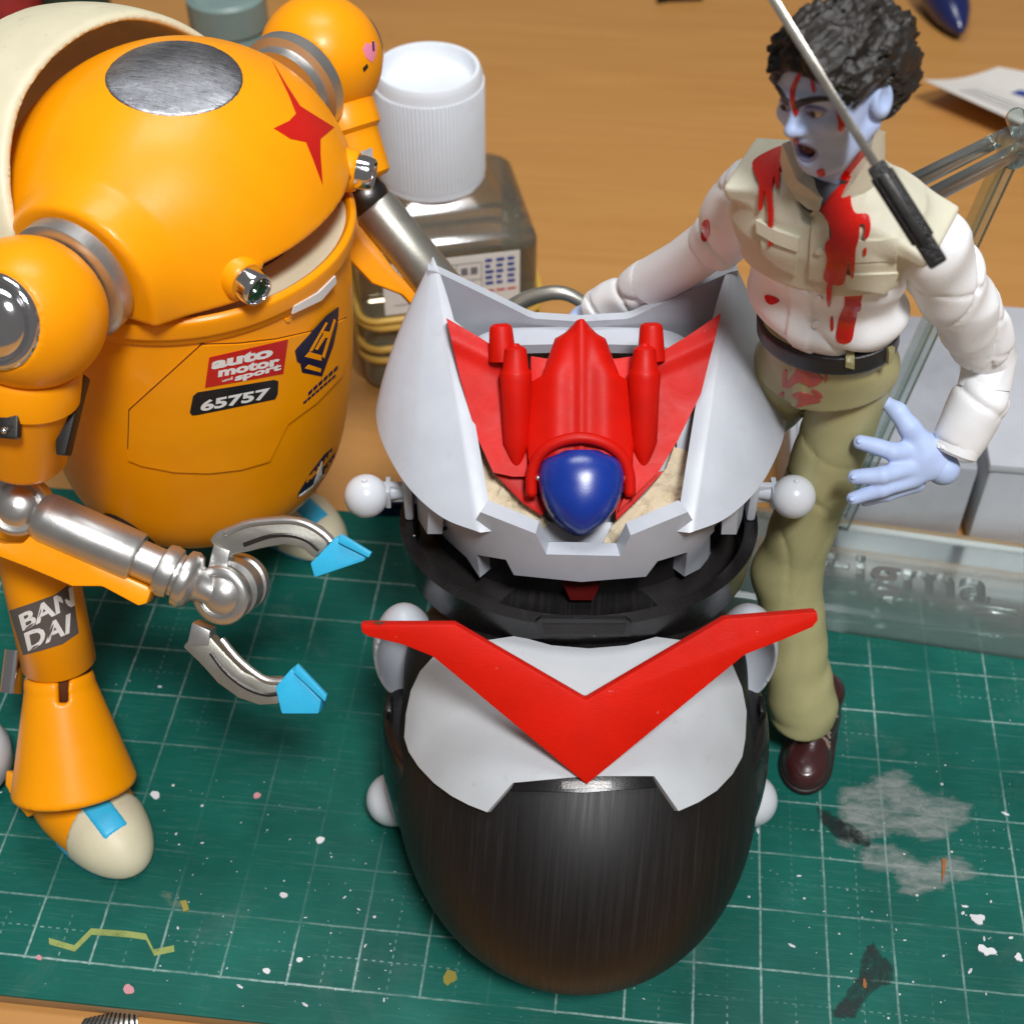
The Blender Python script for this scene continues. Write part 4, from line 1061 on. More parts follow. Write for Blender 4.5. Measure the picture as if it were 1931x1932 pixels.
# shoulders
SS = rw(0, 3.58, 9.0); SF = rw(0, -3.58, 9.0)
for c, s in ((SS, 1), (SF, -1)):
    outd = nrm(-CF - .26 * CR + .28 * CD) if s > 0 else nrm(-RN * .8 - EZ * .12 + RF * .2)
    add('shoulder_joint', *lathe([(2.4, .70), (2.56, .72), (2.60, .84), (2.82, .84), (2.86, .78), (2.9, .6), (3.2, .5)], rw(0, 0, 8.95), RN * s, 56), 'silver_metal', robot)
    def sph(P, c=c, s=s):
        d = np.linalg.norm(P - c.astype(f4), axis=1) - .965
        sk = cap(P, c - RN * s * .55, c - RN * s * 1.4, .66)
        sk2 = cap(P, c + outd * .78, c + outd * 1.4, .585)
        return smax(smax(d, -sk, .06), -sk2, .05)
    V, F = surfnet(sph, c - 1.1, c + 1.1, .04); sp = add('shoulder', V, F, 'orange_plastic', robot, angle=None)
    add('shoulder_cap', *lathe([(.45, .60), (.78, .60), (.83, .57), (.84, .52), (.80, .49), (.80, .46), (.88, .42), (.95, .26), (.97, .12), (.975, 0)], c, outd, 56), 'chrome', sp, angle=60)
    add('shoulder_socket', *lathe([(.2, .64), (.60, .64), (.66, .60), (.64, .52), (.56, .48), (.58, .36), (.70, .26), (.76, .12), (.77, 0)], c, -RN * s, 48), 'dark_metal', sp)
heart = lambda P: np.linalg.norm(P - SF.astype(f4), axis=1) - .965
add('heart_sticker', *onsurf([(684, 92), (690, 80), (697, 84), (704, 76), (710, 84), (708, 104), (702, 118), (690, 108)], heart, .008, 0, .01, 4), 'decal_pink', robot)
add('heart_arrow', *onsurf([(701, 78), (704, 78), (705, 96), (702, 96)], heart, .014, 0, .01, 3), 'decal_black', robot)
add('heart_arrow', *onsurf([(684, 128), (692, 120), (694, 126), (686, 136)], heart, .008, 0, .01, 3), 'decal_black', robot)

# near arm
EL = np.array([.12, 2.62, 6.0]); H = at(418, 1122, z=5.0); ax1 = nrm(EL - SS)
armr = lathe([(.70, .40), (.74, .66), (.80, .70), (1.22, .70), (1.28, .64), (1.32, .62), (2.25, .58), (2.36, .50), (2.4, .3)], SS, ax1, 40)
up = add('upper_arm', *armr, 'orange_plastic', robot, angle=40)
pp = SS + ax1 * 1.5 - CF * .62
gp = add('arm_plate', *plate([(-30, 738), (36, 738), (44, 760), (42, 826), (36, 830), (-30, 824)], pp, nrm(-CF - .15 * CR), .14, .025), 'dark_metal', up)
for v in (752, 812): add('rivet', *ball(atp(8, v, pp, nrm(-CF - .15 * CR), .14), .05, 14, 8), 'chrome', gp)
dg = SS + ax1 * 1.35 + CF * .25
add('arm_bracket', *plate([(118, 700), (148, 698), (172, 716), (160, 760), (136, 860), (118, 860)], dg, nrm(-CF), .3, .03), 'dark_gap', up)
dH = H - EL; fd = nrm(dH); side_ = nrm(-CF - fd * (-CF @ fd))
add('elbow', *lathe([(-.45, .36), (-.40, .42), (-.02, .42), (.03, .40), (.05, .35), (.02, .31), (.04, .29), (.12, .24), (.17, .12), (.18, 0)], EL + side_ * .12, side_, 48), 'silver_metal', robot, angle=50)
FL = np.linalg.norm(dH)
fa = add('forearm', *lathe([(.28, .30), (.34, .34), (.44, .36), (1.72, .36), (1.76, .34), (1.77, .27), (2.10, .27)], EL, fd, 48), 'silver_metal', robot, angle=50)
add('forearm_ridge', *box(EL + fd * 1.1 + np.cross(fd, side_) * .35, (.62, .03, .05), [fd, np.cross(fd, side_), side_], .015), 'silver_metal', fa)
wr = [(2.08, .27), (2.12, .36), (2.22, .38), (2.32, .36), (2.34, .31), (2.38, .31), (2.42, .40), (2.52, .42), (2.60, .38), (2.64, .28), (2.72, .22), (FL - .1, .2)]
add('wrist', *lathe(wr, EL, fd, 48), 'silver_metal', robot, angle=50)
tray = [(-30, 1000), (20, 1022), (58, 1022), (80, 1000), (94, 984), (118, 996), (188, 1036), (200, 1062), (290, 1102), (296, 1112), (288, 1134), (272, 1138), (205, 1102), (150, 1102), (70, 1068), (-30, 1030)]
add('forearm_guard', *plate(tray, EL + side_ * -.30, side_, .44, .05), 'orange_plastic', robot)
hx_ = nrm(-CF * .93 - CR * .24 + CD * .22)
hb = add('claw_hub', *lathe([(-.75, .36), (-.70, .42), (-.58, .42), (-.56, .38), (-.50, .38), (-.48, .42), (-.26, .42), (-.22, .3), (-.12, .3), (-.08, .42), (.06, .43), (.10, .40), (.11, .31), (.08, .29), (.10, .27), (.17, .20), (.21, .1), (.22, 0)], H, hx_, 56), 'silver_metal', robot, angle=50)
nC = nrm(-CF * .97 - CR * .1 + CD * .1); pC = H - hx_ * .2
UA = [(406, 1014), (420, 998), (469, 978), (539, 971), (578, 977), (610, 992), (633, 1014), (621, 1035), (601, 1049), (578, 1029), (547, 1023), (508, 1029), (449, 1043), (418, 1030)]
LA = [(356, 1213), (373, 1195), (410, 1195), (434, 1223), (469, 1258), (504, 1274), (541, 1274), (537, 1320), (500, 1322), (461, 1309), (422, 1281), (391, 1246)]
def smooth_poly(p, n=60): return [tuple(x) for x in curve(p, n, True)]
for nm, arm, conn, tip, fold, g1, g2 in (
    ('u', UA, [(416, 1022), (447, 1034), (438, 1080), (403, 1076)], [(619, 1035), (645, 1006), (703, 1041), (698, 1051), (606, 1082), (598, 1055)], [(645, 1006), (703, 1041), (698, 1051), (640, 1022)], [(424, 1006), (470, 988), (538, 982), (576, 988), (608, 1006), (624, 1022)], [(460, 1028), (508, 1012), (548, 1010), (580, 1020), (602, 1038)]),
    ('l', LA, [(376, 1166), (410, 1182), (408, 1210), (366, 1210)], [(533, 1285), (563, 1250), (619, 1309), (614, 1334), (545, 1334), (539, 1309)], [(563, 1250), (619, 1309), (616, 1322), (556, 1266)], [(418, 1206), (446, 1240), (478, 1268), (506, 1284), (538, 1286)], [(398, 1232), (426, 1268), (462, 1296), (500, 1310), (532, 1308)])):
    cl_ = add('claw_finger', *plate(arm, pC, nC, .30, .05, -.15), 'dull_silver', hb)
    add('finger_link', *plate(conn, pC, nC, .34, .03, -.17), 'silver_metal', hb)
    add('finger_rib', *tube(curve([atp(u, v, pC, nC, .15) for u, v in g1], 26), .05, 10), 'silver_metal', cl_)
    add('finger_rib', *tube(curve([atp(u, v, pC, nC, .14) for u, v in g2], 26), .035, 8), 'dark_metal', cl_)
    tp = add('finger_tip', *plate(tip, pC, nC, .42, .03, -.21), 'cyan_plastic', cl_)
    add('tip_ridge', *plate(fold, pC, nC, .10, .02, .18), 'cyan_plastic', tp)

# far arm
E2 = at(692, 372, z=7.15); W2 = at(842, 556, z=5.75); C2 = at(985, 600, z=5.0); ax2 = nrm(E2 - SF)
add('upper_arm', *lathe([(.70, .36), (.74, .56), (.8, .6), (1.15, .6), (1.22, .52), (1.9, .50), (1.96, .44), (2.0, .2)], SF, ax2, 40), 'orange_plastic', robot, angle=40)
add('arm_sticker', *plate([(664, 292), (702, 278), (704, 320), (668, 350)], SF + ax2 * 1.55 - CF * .53, nrm(-CF + .2 * CR), .01, 0), 'decal_grey', robot, smooth=False)
f2 = nrm(W2 - E2); L2 = np.linalg.norm(W2 - E2)
add('elbow', *ball(E2, .36, 32, 20), 'dark_metal', robot)
fa2 = add('forearm', *lathe([(.15, .34), (.2, .37), (L2 * .95, .37), (L2, .33), (L2 + .02, .28), (L2 + .5, .27)], E2, f2, 40), 'dull_silver', robot, angle=50)
add('wrist', *lathe([(0, .28), (.1, .36), (.25, .36), (.3, .3), (.4, .36), (.55, .3)], W2 + f2 * .4, nrm(C2 - W2), 36), 'dull_silver', robot)
gv_ = CD - .8 * CR; dn_ = nrm(gv_ - f2 * (gv_ @ f2))
gd = [E2 + f2 * a + dn_ * b for a, b in ((-.1, .25), (.5, .35), (1.2, .40), (1.5, .34), (2.3, .34), (2.3, .52), (1.55, .56), (1.1, .82), (.5, .86), (.0, .6))]
add('forearm_guard', *prism(gd, np.cross(f2, dn_), .34, .05), 'orange_plastic', robot)
for k in (-1, 1):
    path = curve([C2 + np.array([-.4, 0, 0]), C2 + np.array([.1, .1, .35 * k]), C2 + np.array([.7, .1, .5 * k]), C2 + np.array([1.3, 0, .2 * k])], 20)
    add('claw_finger', *tube(path, np.linspace(.16, .1, len(path)), 12), 'dull_silver', robot)
# hips and near leg
T0 = at(58, 1000, z=4.75); K0 = at(112, 1252, z=2.5); kd = nrm(K0 - T0); TL = np.linalg.norm(K0 - T0)
HP = T0 + kd * .75; add('hip', *tube([rw(-.4, 1.0, 3.2), HP * .5 + rw(-.4, 1.0, 3.2) * .5, HP], .4, 20), 'dark_gap', robot)
thighs = lambda P: np.linalg.norm((P - T0.astype(f4)) - ((P - T0.astype(f4)) @ kd.astype(f4))[:, None] * kd.astype(f4)[None], axis=1) - .56
add('thigh', *lathe([(-.35, .3), (-.25, .48), (0, .555), (.2, .56), (TL - .03, .56), (TL, .53), (TL, .45), (TL - .2, .43)], T0, kd, 56), 'orange_plastic', robot, angle=50)
bk = add('leg_sticker', *onsurf([(18, 1152), (60, 1138), (104, 1122), (128, 1104), (140, 1140), (148, 1194), (118, 1215), (76, 1228), (44, 1236)], thighs, .008, 0, .01, 7), 'decal_grey', robot)
add('sticker_lettering', *text_on('BAN', ((44, 1190), (140, 1142), (136, 1106), (36, 1160)), thighs, .014, .03), 'decal_white', bk, smooth=False)
add('sticker_lettering', *text_on('DAI', ((54, 1228), (130, 1194), (132, 1156), (46, 1194)), thighs, .014, .03), 'decal_white', bk, smooth=False)
add('knee', *lathe([(TL - .2, .46), (TL + .5, .46)], T0, kd, 40), 'brown_inner', robot)
S0 = at(114, 1300, z=2.15); S1 = at(134, 1438, z=1.15); sd = nrm(S1 - S0)
def shin(P):
    d = cap(P, S0 - sd * .05, S1 + sd * .5, .54, 1.0)
    lo_ = (P - (S1 + sd * .45).astype(f4)) @ sd.astype(f4); hi_ = -((P - (S0 - sd * .28).astype(f4)) @ sd.astype(f4))
    d = smax(smax(d, lo_, .12), hi_, .08)
    sl_ = bxs(P, at(118, 1300, d=float((S0 - CP) @ CF) - .5), (.07, .5, .22), [CR, CF, -CD], .02)
    inn = cap(P, S0 - sd * .6, S0 + sd * .1, .40)
    return smax(smax(d, -sl_, .04), -inn, .04)
V, F = surfnet(shin, S0 + [-1.5, -1.8, -2.3], S0 + [1.6, 1.4, .8], .045); add('shin', V, F, 'orange_plastic', robot, angle=None)
add('shin_peg', *cyl(S0 - sd * .3, S0 + sd * .3, .3, .02, 24), 'brown_inner', robot)
add('shin_slot', *box(S0 + sd * .12 - CF * .42, (.06, .12, .1), [CR, sd, np.cross(CR, sd)], .01), 'silver_metal', robot)
add('calf_piston', *tube([at(20, 1230, z=2.4) + CF * .3, at(14, 1310, z=1.9) + CF * .2], .2, 20), 'chrome', robot)
V, F = plate([(22, 1452), (50, 1462), (78, 1530), (62, 1540), (36, 1508), (20, 1478)], S1 + sd * .4 - CF * .35, nrm(-CF - .5 * CR), .12, .03, -.2); add('shin_fin', V, F, 'orange_plastic', robot)
def foot(toe, td, tag_, z0=0.0):
    td = nrm([td[0], td[1], 0]); lt = np.array([-td[1], td[0], 0]); fx = np.stack([td, lt, EZ]); c = np.array([toe[0], toe[1], z0]) - td * 1.22
    def q_(P): return (P - c.astype(f4)) @ fx.T.astype(f4)
    def fo(P):
        q = q_(P); d = ell(q, (0, 0, .18), (1.24, .66, .70)); d = smin(d, ell(q, (-.6, 0, .3), (.9, .7, .75)), .3); return smax(d, .10 - q[:, 2], .05)
    lo_, hi_ = c + [-1.7, -1.7, -.1], c + [1.7, 1.7, 1.3]
    add('foot', *surfnet(fo, lo_, hi_, .05), 'orange_plastic', robot, angle=None)
    add('toe_cap', *surfnet(lambda P: smax(fo(P) - .035, .12 + .18 * np.abs(q_(P)[:, 1]) - q_(P)[:, 0], .05), lo_, hi_, .05), 'cream_plastic', robot, angle=None)
    add('foot_strip', *surfnet(lambda P: smax(smax(fo(P) - .055, np.abs(q_(P)[:, 1]) - .21, .04), smax(q_(P)[:, 0] - .80, -.5 - q_(P)[:, 0], .04), .04), lo_, hi_, .04), 'cyan_plastic', robot, angle=None)
    add('sole', *surfnet(lambda P: smax(ell(q_(P), (-.05, 0, .05), (1.28, .70, .6)), smax(q_(P)[:, 2] - .11, .005 - q_(P)[:, 2], .03), .04), lo_, hi_, .05), 'sole_blue', robot, angle=None)
g0, g1 = at(112, 1470, z=0), at(254, 1634, z=.1); foot(g1 + nrm(g1 - g0) * [.12, .12, 0], g1 - g0, 'a')
g1 = at(640, 1046, z=.1); foot(g1, RF * .9 + RN * .25, 'b')
add('shin', *lathe([(0, .5), (.1, .6), (1.6, .95), (1.9, 1.0), (2.2, .9)], g1 - nrm(RF * .9 + RN * .25) * 1.9 + [0, 0, 2.6], (0, 0, -1), 40), 'orange_plastic', robot)
add('thigh', *tube([rw(0, -1.4, 4.8), g1 - nrm(RF * .9 + RN * .25) * 1.9 + [0, 0, 2.4]], .5, 24), 'orange_plastic', robot)
# white round part at the left edge
wb = at(-62, 1425, z=.62)
o = add('white_part', *lathe([(0, .3), (.05, .5), (.3, .66), (.7, .70), (1.0, .6), (1.2, .35), (1.25, 0)], (wb[0], wb[1], 0), (0, 0, 1), 40), 'white_ball_plastic'); tag(o, 'white rounded part cut off by the left edge beside the orange leg', 'plastic part')
# ------------------------------------------------------------------ the zombie figure
fig = thing('action_figure', (11.4, 5.0, 0), 'blood stained zombie figure in white shirt, beige vest and olive trousers', 'action figure')
PEL = np.array([11.0, 5.4, 7.75]); TS = .82; NB = np.array([10.55, 4.95, 10.75])
Zt = nrm(NB - PEL); Xt = np.array([2, -.8, -.3]); Xt = nrm(Xt - Zt * (Xt @ Zt)); Yt = np.cross(Xt, Zt); TAX = np.stack([Xt, Yt, Zt])
tw = lambda x, y, z: PEL + Xt * x + Yt * y + Zt * z * TS
def tl(P): return ((P - PEL.astype(f4)) @ TAX.T.astype(f4)) / np.array([1, 1, TS], f4)
TZ = [-1.6, -.9, -.4, 0, .5, 1.2, 2.0, 2.7, 3.2, 3.5, 3.75, 4.2]
TWd = [.78, .80, .84, .87, .86, .98, 1.14, 1.2, 1.08, .72, .42, .36]
TD = [.62, .64, .64, .62, .60, .66, .76, .74, .62, .48, .38, .34]
def torso0(P, g=0.0):
    q = tl(P); z = q[:, 2]; w = np.interp(z, TZ, TWd) + g; d = np.interp(z, TZ, TD) + g
    e = np.sqrt((q[:, 0] / w) ** 2 + (q[:, 1] / d) ** 2 + 1e-9)
    return (e - 1) * np.minimum(w, d) * .95
def folds(P, amp, k, dirv, seed):
    s = P @ np.asarray(dirv, f4); return amp * np.sin(k * s + 2.2 * wob(P, 1.3, seed) + seed) * (.6 + .4 * wob(P, .9, seed + 2))
def shirt(P):
    q = tl(P); d = torso0(P, .02)
    d = d - .10 * np.exp(-((q[:, 2] - .80) / .30) ** 2) + folds(P, .05, 6.5, nrm(Zt + .35 * Xt), 1.0) * np.clip((2.2 - q[:, 2]) / .5, 0, 1)
    pl_ = smax(np.abs(q[:, 0] + .10) - .16, d - .035, .03)
    d = smin(d, np.where(q[:, 1] > 0, pl_, 9), .02)
    d = d + crease(P, .10, 2.6, nrm(Zt + .6 * Xt), 4.0)
    return smax(smax(d, q[:, 2] - 3.0, .1), .18 - q[:, 2], .06)
V, F = surfnet(shirt, PEL + [-1.9, -1.9, -.2], PEL + [1.9, 1.9, 3.6], .035); add('shirt', V, F, 'shirt_white', fig, angle=None)
# vest
LSh = np.array([11.74, 4.78, 10.02]); RSh = np.array([9.80, 5.62, 10.12])
lq = lambda p: tl(np.asarray(p)[None].astype(f4))[0]
lL, lR = lq(LSh), lq(RSh)
def vest(P):
    q = tl(P); d = torso0(P, .10)
    d = d + .018 * wob(P, 3.0, 2.0) + folds(P, .02, 4.5, nrm(Zt - .5 * Xt), 3.0) + crease(P, .06, 1.7, nrm(Zt - .3 * Xt), 2.0, 8)
    # shoulder yokes and epaulet flaps
    for s, l in ((1, lL), (-1, lR)):
        a_ = .50 if s > 0 else .20; ca_, sa_ = math.cos(a_), math.sin(a_)
        fl_ = bxs(q, (l[0] * (.95 if s > 0 else .80), .02, l[2] + (.30 if s > 0 else .30)), (.46 if s > 0 else .38, .52, .13), np.array([[s * ca_, 0, -sa_], [0, 1, 0], [s * sa_, 0, ca_]]), .07); d = smin(d, fl_, .16)
    bot = 2.0 + .06 * q[:, 0]
    d = smax(d, bot - q[:, 2], .05)
    neck = cap(q, (0, .55, 3.9), (0, .62, 3.3), .42, .10); d = smax(d, -neck, .06)
    d = smax(d, -(cap(q, (0, .05, 3.4), (0, .15, 4.3), .40, .55)), .06)
    ar = np.minimum(ell(q, (lL[0] + .35, 0, lL[2] - .75), (.45, .6, .62)), ell(q, (lR[0] - .35, 0, lR[2] - .75), (.45, .6, .62)))
    return smax(smax(d, -ar, .08), q[:, 2] - 3.85, .05)
V, F = surfnet(vest, PEL + [-2.2, -2.0, .8], PEL + [2.2, 2.0, 4.6], .035); vo = add('vest', V, F, 'vest_beige', fig, angle=None)
def vadd(name, poly, t=.05, mat='vest_beige', lift=0.0, fn=vest, par=None, step=6, inner=.05): return add(name, *onsurf(poly, fn, t, lift, inner, step), mat, par or vo, angle=40)
def collarsurf(P):
    q = tl(P); k = np.clip((q[:, 2] - 2.7) / .9, 0, 1); w = 1.22 - .62 * k ** 1.3; d_ = .84 - .30 * k ** 1.3
    return (np.sqrt((q[:, 0] / w) ** 2 + (q[:, 1] / d_) ** 2 + 1e-9) - 1) * .6
vadd('lapel', [(1645, 238), (1668, 250), (1686, 278), (1684, 312), (1666, 352), (1628, 410), (1618, 412), (1600, 392), (1586, 366), (1606, 340), (1632, 296)], .05, fn=collarsurf, inner=.12)
vadd('lapel', [(1482, 268), (1494, 300), (1508, 336), (1530, 352), (1552, 372), (1546, 398), (1526, 392), (1502, 372), (1486, 338), (1478, 300)], .05, fn=collarsurf, inner=.12)
vadd('placket', [(1536, 392), (1562, 396), (1566, 455), (1560, 528), (1528, 522), (1530, 455)], .05)
vadd('pocket', [(1436, 424), (1470, 446), (1505, 458), (1502, 516), (1468, 500), (1440, 474)], .04)
vadd('pocket_flap', [(1432, 412), (1470, 432), (1510, 446), (1508, 470), (1468, 456), (1434, 436)], .075)
vadd('pocket', [(1600, 468), (1690, 462), (1688, 520), (1672, 545), (1606, 535)], .04)
vadd('pocket_flap', [(1592, 452), (1694, 448), (1692, 486), (1596, 492)], .06)
vadd('hem_band', [(1588, 512), (1690, 508), (1676, 548), (1600, 538)], .075)
for u, v in ((1549, 408), (1548, 468)): vadd('snap', blob2d(u, v, 8, 6, 12, .05), .05, 'vest_beige', .05)
ep = [(1700, 300), (1725, 292), (1790, 345), (1796, 370), (1782, 386), (1725, 360), (1704, 330)]
for u, v in ((1545, 562), (1540, 610)): add('shirt_button', *onsurf(blob2d(u, v, 7, 6, 12, .05), shirt, .04, 0, .02, 4), 'shirt_white', fig)
add('undershirt', *ball(tw(0, .2, 3.45), .40, 32, 20, (1, 1, .8)), 'undershirt', fig)
# trousers
hipL, hipR = tw(.40, -.22, -.85), tw(-.44, -.15, -.85)
kneeL = at(1484, 1078, z=3.1); ankL = at(1512, 1330, z=.95)
kneeR = np.array([10.0, 7.0, 3.8]); ankR = np.array([9.85, 7.7, 1.2])
def legs(P):
    d = smin(cap(P, hipL, kneeL, .54, .50), cap(P, kneeL, ankL, .52, .54), .25)
    hem = cap(P, ankL, ankL + [0.02, -.02, -.28], .56, .58); d = smin(d, hem, .1)
    e = smin(cap(P, hipR, kneeR, .60, .5), cap(P, kneeR, ankR, .5, .5), .25)
    d = np.minimum(d, e)
    d = d + folds(P, .018, 3.4, nrm([.5, .2, 1]), 5.0) + folds(P, .022, 9.0, nrm([-.5, .2, 1]), 8.0) * np.clip((3.2 - P[:, 2]) / 1.5, 0, 1) + crease(P, .03, 2.6, nrm([1, .1, .6]), 6.0, 5) + crease(P, .035, 2.4, nrm([1, .3, -.15]), 9.0, 5) + .012 * wob(P, 4.0, 3.0)
    return smax(d, .72 - P[:, 2], .06)
V, F = surfnet(legs, (8.9, 3.2, .5), (12.6, 8.6, 7.4), .045); add('trouser_legs', V, F, 'trouser_olive', fig, angle=None)
def pelvis(P):
    q = tl(P); d = torso0(P, .05) + folds(P, .02, 5.0, nrm(Xt + .3 * Zt), 2.0) + crease(P, .06, 2.6, nrm(Xt + .7 * Zt), 3.0)
    for h in (hipL, hipR): d = smin(d, cap(P, h, h + (kneeL - hipL) * .05, .56), .2)
    fly = smax(np.abs(q[:, 0] + .10 - .05 * q[:, 2]) - .10, d - .03, .02); d = smin(d, np.where(q[:, 1] > 0, fly, 9), .02)
    low = -1.02 + .10 * q[:, 0]
    return smax(smax(d, low - q[:, 2], .06), q[:, 2] - .42, .05)
V, F = surfnet(pelvis, PEL + [-1.9, -1.9, -1.9], PEL + [1.9, 1.9, 1.0], .035); pv = add('trouser_top', V, F, 'trouser_olive', fig, angle=None)
def belt(P):
    q = tl(P); d = torso0(P, .12); return smax(d, np.abs(q[:, 2] - .22 - .03 * q[:, 0]) - .19, .04)
V, F = surfnet(belt, PEL + [-1.7, -1.7, -.6], PEL + [1.7, 1.7, 1.2], .035); bo2 = add('belt', V, F, 'leather_black', fig, angle=None)
add('buckle', *onsurf([(1498, 612), (1536, 630), (1560, 640), (1556, 664), (1530, 656), (1494, 640)], belt, .06, 0, .02, 5), 'shoe_brown', bo2)
add('belt_end', *onsurf([(1452, 588), (1478, 592), (1500, 610), (1494, 640), (1470, 622), (1450, 604)], belt, .05, 0, .02, 5), 'leather_black', bo2)
for po in ([(1596, 648), (1612, 652), (1610, 692), (1594, 688)], [(1672, 656), (1682, 652), (1680, 688), (1670, 690)]): add('belt_loop', *onsurf(po, belt, .05, 0, .02, 5), 'trouser_olive', pv)
# sleeves and arms
EL_ = np.array([13.08, 5.55, 7.75]); LW = at(1786, 878, z=6.0); RE = np.array([9.40, 6.35, 8.45]); RW = np.array([7.85, 7.55, 6.3])
def sleeve(a, b, r1, r2, seed, cuff, amp=.075):
    dv = nrm(np.array(b) - np.array(a))
    def f(P):
        d = cap(P, np.array(a) + dv * .42, b, r1, r2); 
        d = d + amp * .6 * np.abs(wob(P, 2.3, seed)) + np.abs(folds(P, amp * .4, 3.2, nrm(dv + .9 * CR), seed)) + folds(P, amp * .28, 8.0, nrm(dv + .5 * EZ), seed + 4) + crease(P, .075, 3.0, nrm(dv + .8 * CR), seed + 1, 7) + crease(P, .07, 4.4, nrm(dv - .8 * CR), seed + 7, 7) + .014 * wob(P, 6.0, seed)
        s = (P - np.asarray(b, f4)) @ dv.astype(f4)
        d = smax(d, s - cuff, .06)
        return smax(d, -cap(P, np.array(b) + dv * (cuff - .02), np.array(b) + dv * 1.5, r2 * .78), .05)
    return f
for a, b, r1, r2, sd_, cf, nm in ((LSh, EL_, .53, .47, 1.0, .28, 'upper_sleeve'), (RSh, RE + (RSh - RE) * .08, .47, .44, 2.0, .15, 'upper_sleeve')):
    f = sleeve(a, b, r1, r2, sd_, cf); lo_ = np.minimum(a, b) - .95; hi_ = np.maximum(a, b) + .95
    V, F = surfnet(f, lo_, hi_, .04); add(nm, V, F, 'shirt_white', fig, angle=None)
EL2 = EL_ + nrm(EL_ - LSh) * .55 + np.array([.02, -.15, -.12]); 
for a, b, r1, r2, sd_, cf in ((EL2, LW + (EL2 - LW) * .20, .45, .39, 3.0, .1), (RE + (RW - RE) * .42, RW, .38, .40, 6.0, .1)):
    f = sleeve(a, b, r1, r2, sd_, cf); lo_ = np.minimum(a, b) - .85; hi_ = np.maximum(a, b) + .85
    V, F = surfnet(f, lo_, hi_, .04); so_ = add('lower_sleeve', V, F, 'shirt_white', fig, angle=None)
    dv = nrm(b - a); add('cuff', *lathe([(-.30, r2 - .10), (-.27, r2 - .05), (.06, r2 - .05), (.10, r2 - .09), (.08, r2 - .16), (-.1, r2 - .18)], b, dv, 40, cap=False), 'shirt_white', so_)
add('elbow_joint', *tube([EL_ - nrm(EL_ - LSh) * .2, EL_ + nrm(EL_ - LSh) * .5, EL2 + (LW - EL2) * .15], .37, 24), 'shirt_white', fig)
add('elbow_joint', *tube([RE + (RSh - RE) * .15, RE + (RW - RE) * .25, RE + (RW - RE) * .55], .36, 24), 'shirt_white', fig)
# hands
def hand(wrist, palm, palm_r, fingers, thumb, ax_):
    def f(P):
        d = ell(P, palm, palm_r, ax_); d = smin(d, cap(P, wrist, palm, .17, .22), .15)
        for ch in fingers:
            e = None
            for i in range(len(ch) - 1):
                (p, r), (q, r2) = ch[i], ch[i + 1]; c = cap(P, p, q, r, r2); e = c if e is None else smin(e, c, .03)
            d = smin(d, e, .07)
        for i in range(len(thumb) - 1):
            (p, r), (q, r2) = thumb[i], thumb[i + 1]; d = smin(d, cap(P, p, q, r, r2), .10)
        return d + .008 * wob(P, 9.0, 1.0)
    pts = np.array([p for ch in fingers + [thumb] for p, r in ch] + [wrist, palm])
    return surfnet(f, pts.min(0) - .4, pts.max(0) + .4, .03)
dw = float((LW - CP) @ CF)
p_ = lambda u, v, dd=0.0: at(u, v, d=dw + dd)
wr_ = p_(1786, 884, .05); pa = p_(1738, 862, -.02)
fing = [[(p_(1722, 850, -.05), .15), (p_(1682, 852, -.20), .135), (p_(1622, 834, -.12), .105)],
        [(p_(1722, 880, -.02), .15), (p_(1664, 896, -.22), .13), (p_(1611, 900, -.15), .10)],
        [(p_(1724, 902, .06), .14), (p_(1662, 922, -.10), .12), (p_(1608, 940, .0), .095)],
        [(p_(1728, 912, .22), .13), (p_(1672, 932, .22), .105), (p_(1632, 944, .30), .085)]]
thb = [(p_(1748, 850, -.05), .19), (p_(1714, 806, -.18), .14), (p_(1694, 778, -.18), .12), (p_(1667, 756, -.10), .09)]
pax = np.stack([nrm(p_(1700, 875) - p_(1780, 875)), nrm(p_(1738, 820) - p_(1738, 900)), CF]); pax[1] = nrm(pax[1] - pax[0] * (pax[1] @ pax[0])); pax[2] = np.cross(pax[0], pax[1])
V, F = hand(wr_, pa, (.36, .36, .17), fing, thb, pax); hnd = add('hand', V, F, 'skin_blue', fig, angle=None)
for ch in fing[:3]:
    tip = ch[-1][0]; add('nail', *ball(tip - CF * .085 + nrm(tip - ch[-2][0]) * .03, .05, 12, 8, (1, 1, .8)), 'skin_blue', hnd)
add('wrist_joint', *ball(p_(1778, 884, .06), .24, 24, 16), 'skin_blue', fig)
rd_ = nrm(RW - RE); px_ = nrm(np.cross(rd_, EZ)); 
rp = RW + rd_ * .55
fing2 = [[(rp + rd_ * .2 + px_ * k * .2, .13), (rp + rd_ * .55 + px_ * k * .25 - EZ * .1, .11), (rp + rd_ * .85 + px_ * k * .27 - EZ * .3, .09)] for k in (-1.2, -.4, .4, 1.2)]
V, F = hand(RW + rd_ * .05, rp, (.34, .34, .17), fing2, [(rp - px_ * .2, .17), (rp - px_ * .5 + rd_ * .2, .12), (rp - px_ * .55 + rd_ * .5, .09)], np.stack([rd_, px_, np.cross(rd_, px_)]))
add('hand', V, F, 'skin_blue', fig, angle=None)
